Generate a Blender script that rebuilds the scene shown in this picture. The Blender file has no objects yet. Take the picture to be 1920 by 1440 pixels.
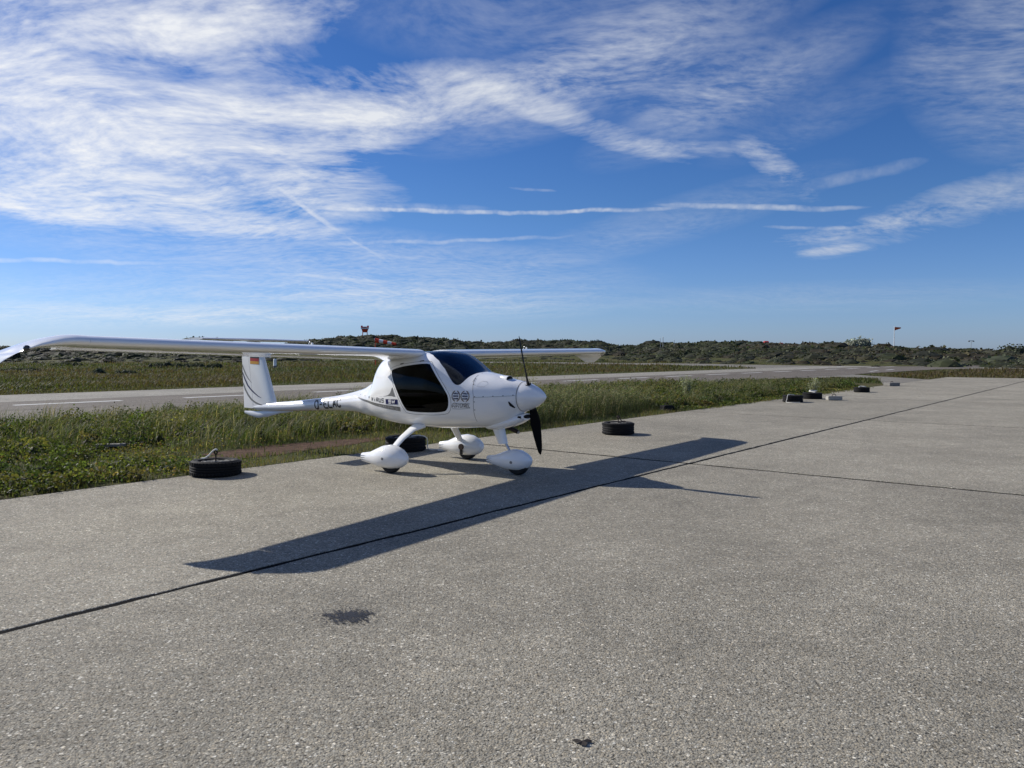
import bpy, bmesh, math, random
import numpy as np
from mathutils import Vector, Matrix, Euler

R = math.radians
rng = np.random.default_rng(7)
random.seed(7)
S = bpy.context.scene
COL = S.collection

# ------------------------------------------------------------------ camera
F_PX, CAM_H, HORIZON = 1465.0, 1.6, 662.0
cam_d = bpy.data.cameras.new('camera')
cam_d.sensor_fit = 'HORIZONTAL'
cam_d.sensor_width = 36.0
cam_d.lens = 36.0*F_PX/1920.0
cam_d.clip_start = 0.05
cam_d.clip_end = 9000
cam = bpy.data.objects.new('camera', cam_d)
COL.objects.link(cam)
pitch = math.atan((720-HORIZON)/F_PX)
cam.matrix_world = (Matrix.Translation((0, 0, CAM_H)) @ Matrix.Rotation(R(90)-pitch, 4, 'X') @ Matrix.Rotation(R(-0.15), 4, 'Z'))
S.camera = cam
S.render.resolution_x, S.render.resolution_y = 1024, 768

# ------------------------------------------------------------------ light
SUN_EL, SUN_AZ = R(31.2), R(62.4)          # azimuth: from +Y towards -X
sun_dir = Vector((-math.sin(SUN_AZ)*math.cos(SUN_EL), math.cos(SUN_AZ)*math.cos(SUN_EL), math.sin(SUN_EL)))
sl = bpy.data.lights.new('sun', 'SUN')
sl.energy = 5.0
sl.angle = R(0.53)
sl.color = (1.0, .955, .89)
sun = bpy.data.objects.new('sun', sl)
COL.objects.link(sun)
sun.rotation_euler = (-sun_dir).to_track_quat('-Z', 'Y').to_euler()
S.view_settings.view_transform = 'Standard'
S.view_settings.look = 'None'
S.view_settings.gamma = 1.0
S.view_settings.use_curve_mapping = False
S.view_settings.exposure = 0.2


class NT:
    """small helper to write node trees"""
    def __init__(s, tree):
        s.t = tree
        tree.nodes.clear()

    def n(s, typ, **kw):
        o = s.t.nodes.new(typ)
        for k, v in kw.items():
            setattr(o, k, v)
        return o

    def link(s, a, b):
        s.t.links.new(a, b)

    def put(s, sock, v):
        if isinstance(v, bpy.types.NodeSocket):
            s.t.links.new(v, sock)
        elif v is not None:
            sock.default_value = v

    def m(s, op, a, b=None, c=None, clamp=False):
        o = s.n('ShaderNodeMath', operation=op, use_clamp=clamp)
        s.put(o.inputs[0], a)
        if b is not None: s.put(o.inputs[1], b)
        if c is not None: s.put(o.inputs[2], c)
        return o.outputs[0]

    def vm(s, op, a, b=None, c=None, out=0):
        o = s.n('ShaderNodeVectorMath', operation=op)
        s.put(o.inputs[0], a)
        if b is not None: s.put(o.inputs[1], b)
        if c is not None: s.put(o.inputs[2], c)
        return o.outputs[out]

    def mix(s, f, a, b, blend='MIX'):
        o = s.n('ShaderNodeMix', data_type='RGBA', blend_type=blend)
        s.put(o.inputs[0], f)
        s.put(o.inputs[6], a if not isinstance(a, tuple) else (*a, 1)[:4])
        s.put(o.inputs[7], b if not isinstance(b, tuple) else (*b, 1)[:4])
        return o.outputs[2]

    def noise(s, vec, scale, detail=4, rough=.55, dist=0.0, col=False):
        o = s.n('ShaderNodeTexNoise')
        if vec is not None: s.link(vec, o.inputs['Vector'])
        o.inputs['Scale'].default_value = scale
        o.inputs['Detail'].default_value = detail
        o.inputs['Roughness'].default_value = rough
        o.inputs['Distortion'].default_value = dist
        return o.outputs['Color' if col else 'Fac']

    def voro(s, vec, scale, feature='F1', out='Distance', rand=1.0):
        o = s.n('ShaderNodeTexVoronoi', feature=feature)
        if vec is not None: s.link(vec, o.inputs['Vector'])
        o.inputs['Scale'].default_value = scale
        o.inputs['Randomness'].default_value = rand
        return o.outputs[out]

    def rng(s, v, a, b, c=0.0, d=1.0, smooth=False):
        o = s.n('ShaderNodeMapRange', clamp=True)
        if smooth: o.interpolation_type = 'SMOOTHSTEP'
        s.put(o.inputs[0], v)
        for i, x in enumerate((a, b, c, d)):
            o.inputs[i+1].default_value = x
        return o.outputs[0]

    def ramp(s, v, stops):
        o = s.n('ShaderNodeValToRGB')
        s.put(o.inputs[0], v)
        e = o.color_ramp.elements
        while len(e) < len(stops): e.new(.5)
        for k, (p, c) in zip(e, stops):
            k.position = p
            k.color = (*c, 1)
        return o.outputs[0]

    def mapping(s, vec, loc=(0, 0, 0), rot=(0, 0, 0), sc=(1, 1, 1), typ='POINT'):
        o = s.n('ShaderNodeMapping', vector_type=typ)
        s.link(vec, o.inputs[0])
        o.inputs[1].default_value = loc
        o.inputs[2].default_value = rot
        o.inputs[3].default_value = sc
        return o.outputs[0]

    def bump(s, h, strength, dist, normal=None):
        o = s.n('ShaderNodeBump')
        o.inputs['Strength'].default_value = strength
        o.inputs['Distance'].default_value = dist
        s.link(h, o.inputs['Height'])
        if normal is not None: s.link(normal, o.inputs['Normal'])
        return o.outputs[0]


# ------------------------------------------------------------------ sky
W = bpy.data.worlds.new('World')
S.world = W
W.use_nodes = True
t = NT(W.node_tree)
sky = t.n('ShaderNodeTexSky', sky_type='NISHITA')
sky.sun_disc = False
sky.sun_elevation = SUN_EL
sky.sun_rotation = -SUN_AZ
sky.altitude = 0
sky.air_density = 1.0
sky.dust_density = 0.25
sky.ozone_density = 3.5
geo = t.n('ShaderNodeNewGeometry')
dirv = t.vm('NORMALIZE', t.vm('SCALE', geo.outputs['Incoming'], None))
dirv.node.inputs[0].links[0].from_node.inputs['Scale'].default_value = -1
sx = t.n('ShaderNodeSeparateXYZ'); t.link(dirv, sx.inputs[0])
az = t.m('ARCTAN2', sx.outputs[0], sx.outputs[1])
el = t.m('ARCSINE', sx.outputs[2])
aev = t.n('ShaderNodeCombineXYZ'); t.link(az, aev.inputs[0]); t.link(el, aev.inputs[1]); aev.inputs[2].default_value = 1.0
ae = aev.outputs[0]
# point on a cloud layer overhead
dz = t.m('ADD', t.m('MAXIMUM', sx.outputs[2], 0.0), 0.17)
cp = t.n('ShaderNodeCombineXYZ')
t.link(t.m('DIVIDE', sx.outputs[0], dz), cp.inputs[0]); t.link(t.m('DIVIDE', sx.outputs[1], dz), cp.inputs[1])
cp = cp.outputs[0]
warp = t.noise(cp, 1.1, 2, .5, 0, col=True)
wv = t.vm('MULTIPLY_ADD', t.vm('SUBTRACT', warp, (.5, .5, .5)), (.55, .55, 0), cp)
n_big = t.noise(wv, 1.9, 7, .6)
n_fib = t.noise(t.mapping(wv, rot=(0, 0, R(-28)), sc=(1.0, 2.4, 1)), 2.8, 6, .60)
n_rip = t.noise(t.mapping(wv, rot=(0, 0, R(20)), sc=(1.0, 1.5, 1)), 22, 3, .6)
n_cov = t.noise(cp, .45, 2, .5)


def sky_ae(u, v):
    x, z = (u-960)/F_PX, (HORIZON-v)/F_PX
    return math.atan(x), math.atan2(z, math.hypot(1, x))


def gauss(vec, c, rot, sa, sb):
    co, si = math.cos(rot), math.sin(rot)
    x = t.vm('DOT_PRODUCT', vec, (co/sa, si/sa, -(c[0]*co+c[1]*si)/sa), out=1)
    y = t.vm('DOT_PRODUCT', vec, (-si/sb, co/sb, (c[0]*si-c[1]*co)/sb), out=1)
    return x, y


def blob(u, v, a, b, rot, s):
    x, y = gauss(ae, sky_ae(u, v), R(rot), a/F_PX, b/F_PX)
    q = t.m('MULTIPLY_ADD', y, y, t.m('MULTIPLY', x, x))
    return t.m('MULTIPLY_ADD', q, -.42*s, s, clamp=True)


def trail(u0, v0, u1, v1, w, s):
    a0, a1 = sky_ae(u0, v0), sky_ae(u1, v1)
    L = math.hypot(a1[0]-a0[0], a1[1]-a0[1])/2
    x, y = gauss(aew, ((a0[0]+a1[0])/2, (a0[1]+a1[1])/2), math.atan2(a1[1]-a0[1], a1[0]-a0[0]), L, w/F_PX)
    x2 = t.m('MULTIPLY', x, x)
    q = t.m('MULTIPLY_ADD', y, y, t.m('MULTIPLY', x2, x2))
    return t.m('MULTIPLY_ADD', q, -.55*s, s, clamp=True)


def total(vals):
    o = vals[0]
    for v in vals[1:]:
        o = t.m('ADD', o, v)
    return o


aew = t.vm('MULTIPLY_ADD', t.vm('SUBTRACT', t.noise(ae, 14, 3, .6, 0, col=True), (.5, .5, .5)), (.012, .012, 0), ae)
thick = total([
    blob(110, 55, 340, 70, 6, .66), blob(30, 195, 150, 60, 0, .62), blob(230, 325, 340, 70, -2, 1.0), blob(420, 270, 270, 66, 6, .72), blob(620, 215, 270, 52, 9, .46), blob(850, 180, 230, 42, 2, .40),
    blob(540, 18, 150, 42, 14, .46), blob(400, 95, 110, 36, -12, .30), blob(1090, 240, 170, 19, -20, .46), blob(1300, 284, 150, 12, -5, .34), blob(1455, 322, 72, 20, -40, .46),
    blob(75, 378, 75, 22, -8, .55), blob(460, 422, 150, 17, -4, .52), blob(1820, 382, 220, 30, 14, .44), blob(1600, 432, 140, 11, 7, .34), blob(1560, 472, 45, 6, 3, .42)])
thin = total([
    blob(1210, 95, 320, 62, 20, .50), blob(1130, 130, 130, 40, 10, .4), blob(1370, 185, 200, 45, 20, .42), blob(1330, 170, 110, 45, 10, .30), blob(1920, 70, 130, 130, 0, .70), blob(1000, 40, 260, 60, 0, .3), blob(620, 485, 420, 45, -4, .50), blob(560, 560, 420, 38, 0, .40),
    blob(140, 590, 260, 16, 0, .45), blob(450, 590, 130, 13, 0, .45), blob(760, 565, 260, 20, -2, .35), blob(1500, 560, 300, 20, 0, .22), blob(1250, 420, 220, 30, 14, .28),
    blob(1560, 210, 160, 30, 18, .20)])
lines = total([
    trail(590, 389, 1140, 398, 3.6, .48), trail(600, 387, 900, 391, 6.5, .20), trail(1060, 399, 1270, 393, 3.5, .34), trail(1250, 387, 1600, 394, 4.2, .48), trail(590, 456, 1050, 446, 3.2, .28), trail(526, 355, 645, 437, 4, .42), trail(655, 447, 728, 488, 2.6, .30),
    trail(-200, 480, 300, 493, 3, .28), trail(520, 515, 720, 526, 3, .28), trail(1510, 350, 1720, 310, 9, .20), trail(1440, 428, 1640, 431, 2.6, .30), trail(960, 352, 1040, 360, 2.2, .18)])
# unseen cirrus outside the picture, its cover set for the ambient fill
away = t.rng(t.m('ABSOLUTE', az), .72, 1.1, 0, 1, True)
over = t.rng(el, .52, .8, 0, 1, True)
far_c = t.m('MULTIPLY', t.m('MAXIMUM', away, over), t.rng(n_cov, .40, .68, .06, .66, True))
thick = t.m('ADD', thick, far_c)
tx = t.m('ADD', t.m('MULTIPLY', n_big, .58), t.m('ADD', t.m('MULTIPLY', n_fib, .30), t.m('MULTIPLY', n_rip, .18)))
tex = t.rng(tx, .36, .72, 0, 1)
thick = t.m('MINIMUM', thick, .95)
a1 = t.rng(t.m('ADD', thick, t.m('MULTIPLY', t.m('SUBTRACT', tex, .52), t.m('MULTIPLY', t.m('MINIMUM', t.m('MULTIPLY', thick, 1.7), 1.0), 1.75))), .14, 1.26, 0, .97)
tx2 = t.rng(t.m('ADD', t.m('MULTIPLY', n_fib, .6), t.m('MULTIPLY', n_rip, .42)), .40, .66, 0, 1)
a2 = t.m('MULTIPLY', t.m('MULTIPLY', thin, t.m('ADD', .15, tx2)), .62)
a3 = t.m('MULTIPLY', lines, t.rng(t.noise(ae, 34, 3, .65), .32, .62, .15, 1.15))
inv = t.m('MULTIPLY', t.m('SUBTRACT', 1.0, a1), t.m('MULTIPLY', t.m('SUBTRACT', 1.0, t.m('MINIMUM', a2, .9)), t.m('SUBTRACT', 1.0, t.m('MINIMUM', a3, .9))))
alpha = t.m('MULTIPLY', t.m('SUBTRACT', 1.0, inv), t.rng(sx.outputs[2], 0.0, .035, 0, 1))
hs = t.n('ShaderNodeHueSaturation')
hs.inputs['Hue'].default_value = .506
hs.inputs['Saturation'].default_value = 1.22
hs.inputs['Value'].default_value = 1.0
t.link(sky.outputs[0], hs.inputs['Color'])
grade = t.ramp(t.m('MULTIPLY', sx.outputs[2], 2.0), [(0.0, (.38, .51, 1.0)), (.105, (.40, .51, .83)), (.35, (.41, .51, .68)), (.85, (.37, .475, .63)), (1.0, (.37, .475, .63))])
skyc = t.mix(1.0, t.mix(1.0, hs.outputs[0], (1.5, 1.5, 1.5), 'MULTIPLY'), grade, 'MULTIPLY')
cloud_c = t.mix(t.rng(t.m('ABSOLUTE', t.m('ADD', az, SUN_AZ)), .3, 1.7, 0, 1), (10.6, 10.7, 10.9), (6.2, 6.7, 7.5))
full = t.mix(alpha, skyc, cloud_c)
bg = t.n('ShaderNodeBackground')
t.link(full, bg.inputs[0])
bg.inputs[1].default_value = 0.081
wo = t.n('ShaderNodeOutputWorld')
t.link(bg.outputs[0], wo.inputs[0])
W.cycles.sampling_method = 'NONE'
# --- FUSELAGE FORM
SEC = np.array([  # x, ztop, zbot, half width, z of widest, exponent up, exponent down
 (-4.08, .715, .655, .030, .685, 2.0, 2.0),
 (-3.88, .756, .628, .055, .690, 2.0, 2.0),
 (-3.50, .785, .632, .072, .705, 2.0, 2.0),
 (-3.00, .825, .655, .090, .735, 2.0, 2.0),
 (-2.40, .888, .690, .115, .785, 2.0, 2.0),
 (-1.90, .950, .712, .145, .825, 2.0, 2.0),
 (-1.52, 1.025, .708, .195, .865, 1.8, 2.1),
 (-1.29, 1.090, .680, .245, .890, 1.6, 2.2),
 (-1.15, 1.165, .660, .285, .905, 1.5, 2.3),
 (-1.01, 1.240, .648, .310, .920, 1.5, 2.35),
 (-.955, 1.335, .638, .325, .930, 1.55, 2.4),
 (-.91, 1.455, .628, .342, .940, 1.65, 2.4),
 (-.85, 1.530, .616, .368, .955, 1.9, 2.4),
 (-.70, 1.555, .598, .415, .980, 2.4, 2.5),
 (-.40, 1.585, .575, .490, 1.000, 2.9, 2.6),
 (0.0, 1.628, .562, .535, 1.010, 3.1, 2.6),
 (.30, 1.634, .562, .540, 1.010, 3.1, 2.6),
 (.48, 1.602, .570, .530, 1.010, 3.0, 2.6),
 (.60, 1.545, .576, .518, 1.010, 2.8, 2.6),
 (.72, 1.475, .583, .502, 1.010, 2.6, 2.6),
 (.85, 1.400, .594, .480, 1.010, 2.35, 2.6),
 (.95, 1.356, .602, .457, 1.012, 2.3, 2.55),
 (1.05, 1.336, .610, .430, 1.016, 2.25, 2.5),
 (1.20, 1.310, .635, .380, 1.020, 2.2, 2.4),
 (1.40, 1.262, .690, .305, 1.030, 2.1, 2.2),
 (1.58, 1.228, .835, .200, 1.035, 2.0, 2.0)])
def pchip(xs, ys, x):
    h = np.diff(xs); d = np.diff(ys)/h; m = np.zeros_like(ys)
    for i in range(1, len(xs)-1):
        if d[i-1]*d[i] > 0:
            w1 = 2*h[i]+h[i-1]; w2 = h[i]+2*h[i-1]
            m[i] = (w1+w2)/(w1/d[i-1]+w2/d[i])
    m[0] = d[0]; m[-1] = d[-1]
    x = np.clip(x, xs[0], xs[-1]); i = np.clip(np.searchsorted(xs, x)-1, 0, len(xs)-2)
    t = (x-xs[i])/h[i]
    return ((1+2*t)*(1-t)**2*ys[i]+t*(1-t)**2*h[i]*m[i]+t*t*(3-2*t)*ys[i+1]+t*t*(t-1)*h[i]*m[i+1])
def sec(x):
    return [float(pchip(SEC[:, 0], SEC[:, k], x)) for k in range(1, 7)]
def side_y(x, z):
    zt, zb, hw, zc, nu, nd = sec(x)
    if z >= zc: r = min((z-zc)/(zt-zc), .995); n = nu
    else: r = min((zc-z)/(zc-zb), .995); n = nd
    return hw*(1-r**n)**(1/n)
# --- END FORM

# ------------------------------------------------------------------ helpers
def link(o, parent=None):
    COL.objects.link(o)
    if parent is not None:
        o.parent = parent
    return o


def tag(o, label=None, cat=None, group=None, kind=None):
    if label: o['label'] = label
    if cat: o['category'] = cat
    if group: o['group'] = group
    if kind: o['kind'] = kind
    return o


def empty(name, loc=(0, 0, 0), rz=0.0):
    o = bpy.data.objects.new(name, None)
    o.empty_display_size = .2
    o.location = loc
    o.rotation_euler = (0, 0, rz)
    return link(o)


def mesh_obj(name, verts, faces, mat=None, parent=None, smooth=False, sharp=None):
    me = bpy.data.meshes.new(name)
    me.from_pydata([tuple(map(float, v)) for v in verts], [], [tuple(f) for f in faces])
    bm = bmesh.new(); bm.from_mesh(me); bmesh.ops.recalc_face_normals(bm, faces=bm.faces); bm.to_mesh(me); bm.free()
    if smooth:
        me.polygons.foreach_set('use_smooth', [True]*len(me.polygons))
        if sharp is not None: me.set_sharp_from_angle(angle=R(sharp))
    if mat: me.materials.append(mat)
    o = bpy.data.objects.new(name, me)
    return link(o, parent)


def np_obj(name, V, T, C, mat, parent=None, smooth=False):
    """big triangle soup with a colour per vertex"""
    me = bpy.data.meshes.new(name)
    V = np.asarray(V, np.float32); T = np.asarray(T, np.int32)
    me.vertices.add(len(V)); me.vertices.foreach_set('co', V.ravel())
    me.loops.add(T.size); me.loops.foreach_set('vertex_index', T.ravel())
    me.polygons.add(len(T)); me.polygons.foreach_set('loop_start', np.arange(0, T.size, 3, dtype=np.int32))
    if C is not None:
        a = me.color_attributes.new('tint', 'FLOAT_COLOR', 'POINT')
        a.data.foreach_set('color', np.c_[C, np.ones(len(C))].astype(np.float32).ravel())
    me.update(calc_edges=True)
    me.polygons.foreach_set('use_smooth', np.full(len(T), smooth))
    me.materials.append(mat)
    o = bpy.data.objects.new(name, me)
    return link(o, parent)


def ring_loft(rings, cap=True):
    n = len(rings[0]); V = [p for r in rings for p in r]; Fc = []
    for i in range(len(rings)-1):
        for k in range(n):
            Fc.append((i*n+k, i*n+(k+1) % n, (i+1)*n+(k+1) % n, (i+1)*n+k))
    if cap:
        Fc.append(tuple(range(n))[::-1]); Fc.append(tuple(range((len(rings)-1)*n, len(rings)*n)))
    return V, Fc


def tube(pts, rad, n=10):
    """round bar along a polyline; rad a number or one per point"""
    P = [Vector(p) for p in pts]
    rad = [rad]*len(P) if not hasattr(rad, '__len__') else rad
    rings = []; u = None
    for i, p in enumerate(P):
        d = (P[min(i+1, len(P)-1)]-P[max(i-1, 0)]).normalized()
        if u is None:
            u = d.orthogonal().normalized()
        u = (u-d*u.dot(d)).normalized(); v = d.cross(u)
        rings.append([p+(u*math.cos(2*math.pi*k/n)+v*math.sin(2*math.pi*k/n))*rad[i] for k in range(n)])
    return ring_loft(rings)


def lathe(prof, n=32, axis='Z', c=(0, 0, 0)):
    """profile of (radius, height) turned about an axis; closed loop when first == last"""
    V = []; Fc = []; m = len(prof)
    for k in range(n):
        a = 2*math.pi*k/n
        for r, h in prof:
            p = (r*math.cos(a), r*math.sin(a), h)
            if axis == 'X': p = (h, r*math.cos(a), r*math.sin(a))
            if axis == 'Y': p = (r*math.cos(a), h, r*math.sin(a))
            V.append((p[0]+c[0], p[1]+c[1], p[2]+c[2]))
    for k in range(n):
        for i in range(m-1):
            Fc.append((k*m+i, k*m+i+1, ((k+1) % n)*m+i+1, ((k+1) % n)*m+i))
    return V, Fc


def box(x0, x1, y0, y1, z0, z1):
    V = [(x, y, z) for x in (x0, x1) for y in (y0, y1) for z in (z0, z1)]
    return V, [(0, 1, 3, 2), (4, 6, 7, 5), (0, 4, 5, 1), (2, 3, 7, 6), (0, 2, 6, 4), (1, 5, 7, 3)]


def join(*vf):
    V = []; Fc = []
    for v, f in vf:
        o = len(V); V += list(v); Fc += [tuple(i+o for i in q) for q in f]
    return V, Fc


def vnoise(x, y, seed=0):
    """smooth lattice noise 0..1"""
    x = np.asarray(x, float); y = np.asarray(y, float)
    def hsh(i, j):
        n = (i.astype(np.int64)*374761393+j.astype(np.int64)*668265263+seed*974711) & 0xffffffff
        n = ((n ^ (n >> 13))*1274126177) & 0xffffffff
        return ((n ^ (n >> 16)) & 0xffff)/65535.0
    i = np.floor(x); j = np.floor(y); fx = x-i; fy = y-j
    fx = fx*fx*(3-2*fx); fy = fy*fy*(3-2*fy)
    return ((hsh(i, j)*(1-fx)+hsh(i+1, j)*fx)*(1-fy)+(hsh(i, j+1)*(1-fx)+hsh(i+1, j+1)*fx)*fy)


def fbm(x, y, seed=0, o=4):
    s = 0; a = .5; w = 0
    for k in range(o):
        s = s+a*vnoise(np.asarray(x)*2**k, np.asarray(y)*2**k, seed+k*17); w += a; a *= .5
    return s/w


def sm(a, b, x):
    k = np.clip((np.asarray(x, float)-a)/(b-a), 0, 1)
    return k*k*(3-2*k)


# ------------------------------------------------------------------ materials
MAT = {}


def material(name):
    m = bpy.data.materials.new(name); m.use_nodes = True
    n = NT(m.node_tree)
    out = n.n('ShaderNodeOutputMaterial'); b = n.n('ShaderNodeBsdfPrincipled')
    n.link(b.outputs[0], out.inputs[0])
    MAT[name] = m
    return n, b, out


def simple(name, col, rough=.5, metal=0.0, coat=0.0, spec=.5, var=0.0, vscale=20, bump=0.0):
    n, b, out = material(name)
    pos = n.n('ShaderNodeTexCoord').outputs['Object']
    c = (*col, 1)
    if var:
        f = n.noise(pos, vscale, 5, .6)
        n.link(n.mix(f, tuple(k*(1-var) for k in col), tuple(min(1, k*(1+var)) for k in col)), b.inputs['Base Color'])
        n.link(n.rng(f, .3, .7, max(.02, rough-.08), min(1, rough+.08)), b.inputs['Roughness'])
        if bump: n.link(n.bump(f, bump, .01), b.inputs['Normal'])
    else:
        b.inputs['Base Color'].default_value = c; b.inputs['Roughness'].default_value = rough
    b.inputs['Metallic'].default_value = metal
    b.inputs['Coat Weight'].default_value = coat
    b.inputs['Coat Roughness'].default_value = .03
    b.inputs['Specular IOR Level'].default_value = spec
    return MAT[name]


simple('gelcoat', (.87, .87, .86), .10, coat=.6, spec=.6, var=.015, vscale=3)
simple('rubber', (.0085, .0085, .009), .8, spec=.25, var=.35, vscale=30, bump=.2)
simple('aircraft_tyre', (.012, .012, .012), .8)
simple('blade_black', (.005, .005, .0055), .6, spec=.08)
simple('black_gap', (.004, .004, .004), .9)
simple('cabin_dark', (.012, .012, .014), .85)
simple('seat_fabric', (.014, .014, .018), .9, var=.3, vscale=25)
simple('steel', (.55, .56, .58), .3, metal=1.0)
simple('rusty_steel', (.045, .028, .022), .7, metal=.4, var=.4, vscale=40)
simple('decal_grey', (.17, .17, .165), .35, coat=.4)
simple('decal_pale', (.42, .42, .42), .4)
simple('decal_dark', (.03, .03, .032), .35, coat=.3)
simple('decal_navy', (.010, .012, .085), .3, coat=.3)
simple('decal_gold', (.16, .10, .045), .4)
simple('decal_white', (.8, .8, .8), .3)
simple('flag_black', (.02, .012, .012), .4)
simple('flag_red', (.40, .012, .012), .4)
simple('flag_yellow', (.62, .30, .02), .4)
simple('seam', (.13, .13, .13), .6)
simple('rope_white', (.72, .70, .64), .9, var=.2, vscale=60)
simple('rope_dark', (.05, .03, .03), .9)
simple('concrete_fill', (.16, .155, .14), .95, var=.5, vscale=28, bump=.6)
simple('concrete_block', (.33, .315, .28), .95, var=.22, vscale=14, bump=.4)
simple('concrete_dark', (.21, .20, .18), .95, var=.3, vscale=14, bump=.4)
simple('white_paint', (.78, .78, .75), .55, var=.05, vscale=8)
simple('post_grey', (.14, .14, .135), .8, var=.2)
simple('orange_paint', (.62, .065, .02), .5, var=.12, vscale=6)
simple('sock_red', (.68, .055, .02), .8, var=.12, vscale=5)
simple('sock_white', (.74, .72, .68), .8, var=.08, vscale=5)
simple('bark', (.055, .045, .035), .95, var=.3, vscale=18)
simple('flag_cloth', (.60, .10, .02), .8)
simple('mast_grey', (.32, .33, .33), .6)
simple('hut_wall', (.62, .60, .57), .8, var=.1)
simple('hut_red', (.42, .035, .03), .7, var=.1)
simple('lens_dark', (.008, .008, .008), .08, coat=1.0)
simple('plank_wood', (.19, .18, .155), .9, var=.3, vscale=9)
simple('dry_leaf', (.022, .016, .012), .8)


def leafy(name, transl=.35, rough=.65):
    n, b, out = material(name)
    a = n.n('ShaderNodeAttribute', attribute_name='tint')
    n.link(a.outputs['Color'], b.inputs['Base Color'])
    b.inputs['Roughness'].default_value = rough
    b.inputs['Specular IOR Level'].default_value = .25
    tr = n.n('ShaderNodeBsdfTranslucent')
    n.link(n.mix(1.0, a.outputs['Color'], (1.5, 1.6, .8), 'MULTIPLY'), tr.inputs[0])
    mx = n.n('ShaderNodeMixShader'); mx.inputs[0].default_value = transl
    n.link(b.outputs[0], mx.inputs[1]); n.link(tr.outputs[0], mx.inputs[2]); n.link(mx.outputs[0], out.inputs[0])
    return MAT[name]


leafy('foliage'); leafy('scrub_leaf', .15, .8)


def make_glass(name, tint, refl=.8):
    n, b, out = material(name)
    n.t.nodes.remove(b)
    tr = n.n('ShaderNodeBsdfTransparent'); tr.inputs[0].default_value = (*tint, 1)
    gl = n.n('ShaderNodeBsdfGlossy'); gl.inputs['Roughness'].default_value = .02
    fr = n.n('ShaderNodeFresnel'); fr.inputs[0].default_value = 1.5
    mx = n.n('ShaderNodeMixShader')
    n.link(n.m('MULTIPLY', fr.outputs[0], refl), mx.inputs[0]); n.link(tr.outputs[0], mx.inputs[1]); n.link(gl.outputs[0], mx.inputs[2]); n.link(mx.outputs[0], out.inputs[0])


make_glass('side_glass', (.12, .14, .16), .32); make_glass('windscreen_glass', (.50, .54, .60))


def wpos(n):
    return n.n('ShaderNodeNewGeometry').outputs['Position']


def paving(name, base, dark, light, peb_scale, warm=(1.025, .98, .875), con=1.0, stain=True):
    """washed exposed-aggregate concrete: pebbles, pits and broad weathering"""
    n, b, out = material(name)
    p = wpos(n)
    pv = n.vm('MULTIPLY_ADD', n.noise(p, 40, 2, .5, 0, col=True), (.012, .012, .012), p)
    v1 = n.n('ShaderNodeTexVoronoi'); n.link(pv, v1.inputs['Vector']); v1.inputs['Scale'].default_value = peb_scale
    cell = n.n('ShaderNodeSeparateColor'); n.link(v1.outputs['Color'], cell.inputs[0])
    n2 = n.noise(p, peb_scale*1.9, 2, .6)
    big = n.noise(p, .45, 5, .6); mid = n.noise(p, 3.2, 4, .6)
    pits = n.rng(n.noise(p, peb_scale*.62, 2, .55), .34, .41, 0, 1)
    clus = n.noise(p, peb_scale*.22, 3, .65)
    v2 = n.n('ShaderNodeTexVoronoi'); n.link(pv, v2.inputs['Vector']); v2.inputs['Scale'].default_value = peb_scale*.42
    c2 = n.n('ShaderNodeSeparateColor'); n.link(v2.outputs['Color'], c2.inputs[0])
    stone = n.m('MULTIPLY', n.rng(v2.outputs['Distance'], .30, .36, 1, 0), n.rng(c2.outputs[0], .86, .88, 0, 1))
    c = n.ramp(cell.outputs[0], [(0, tuple(k*.45 for k in base)), (.16, tuple(k*.80 for k in base)), (.62, base), (.93, tuple(k*1.20 for k in base)), (1.0, light)])
    c = n.mix(n.m('MULTIPLY', n.rng(v1.outputs['Distance'], .25, .62, 0, .62), con), c, tuple(k*.48 for k in base))
    c = n.mix(n.m('MULTIPLY', n.m('SUBTRACT', 1.0, pits), .85*con), c, tuple(k*.42 for k in dark))
    c = n.mix(n.m('MULTIPLY', stone, .85*con), c, n.ramp(c2.outputs[1], [(0, dark), (.40, tuple(k*.5 for k in base)), (.5, tuple(k*1.5 for k in base)), (.8, light), (1.0, light)]))
    c = n.mix(1.0, c, n.ramp(cell.outputs[1], [(0, (1.05, 1.0, .92)), (.5, (1, 1, 1)), (1, (.96, .99, 1.02))]), 'MULTIPLY')
    f = n.m('MULTIPLY', n.m('MULTIPLY', n.rng(big, .3, .72, .80, 1.16), n.rng(mid, .3, .7, .87, 1.11)), n.rng(clus, .32, .68, 1-.20*con, 1+.22*con))
    f = n.m('MULTIPLY', f, n.rng(n.n('ShaderNodeObjectInfo').outputs['Random'], 0, 1, .93, 1.06))
    fc = n.n('ShaderNodeCombineColor')
    for i in range(3): n.link(n.m('MULTIPLY', f, warm[i]), fc.inputs[i])
    c = n.mix(1.0, c, fc.outputs[0], 'MULTIPLY')
    n.link(c, b.inputs['Base Color'])
    b.inputs['Roughness'].default_value = .88
    b.inputs['Specular IOR Level'].default_value = .25
    hgt = n.m('ADD', n.m('MULTIPLY', n.m('SUBTRACT', 1.0, v1.outputs['Distance']), .8), n.m('ADD', n.m('MULTIPLY', n2, .5), n.m('MULTIPLY', pits, .8)))
    n.link(n.bump(hgt, .75*con, .006), b.inputs['Normal'])


paving('slab_concrete', (.376, .361, .322), (.105, .100, .088), (.78, .77, .73), 95)
paving('runway_concrete', (.30, .295, .28), (.16, .155, .15), (.6, .6, .58), 45, con=.5)
paving('runway_asphalt', (.155, .140, .128), (.09, .082, .075), (.38, .37, .35), 45, con=.5)
paving('taxi_asphalt', (.21, .203, .19), (.12, .115, .11), (.45, .45, .43), 40, con=.4)
simple('joint_tar', (.006, .006, .0065), .95, spec=.05, var=.3, vscale=14)

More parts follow.
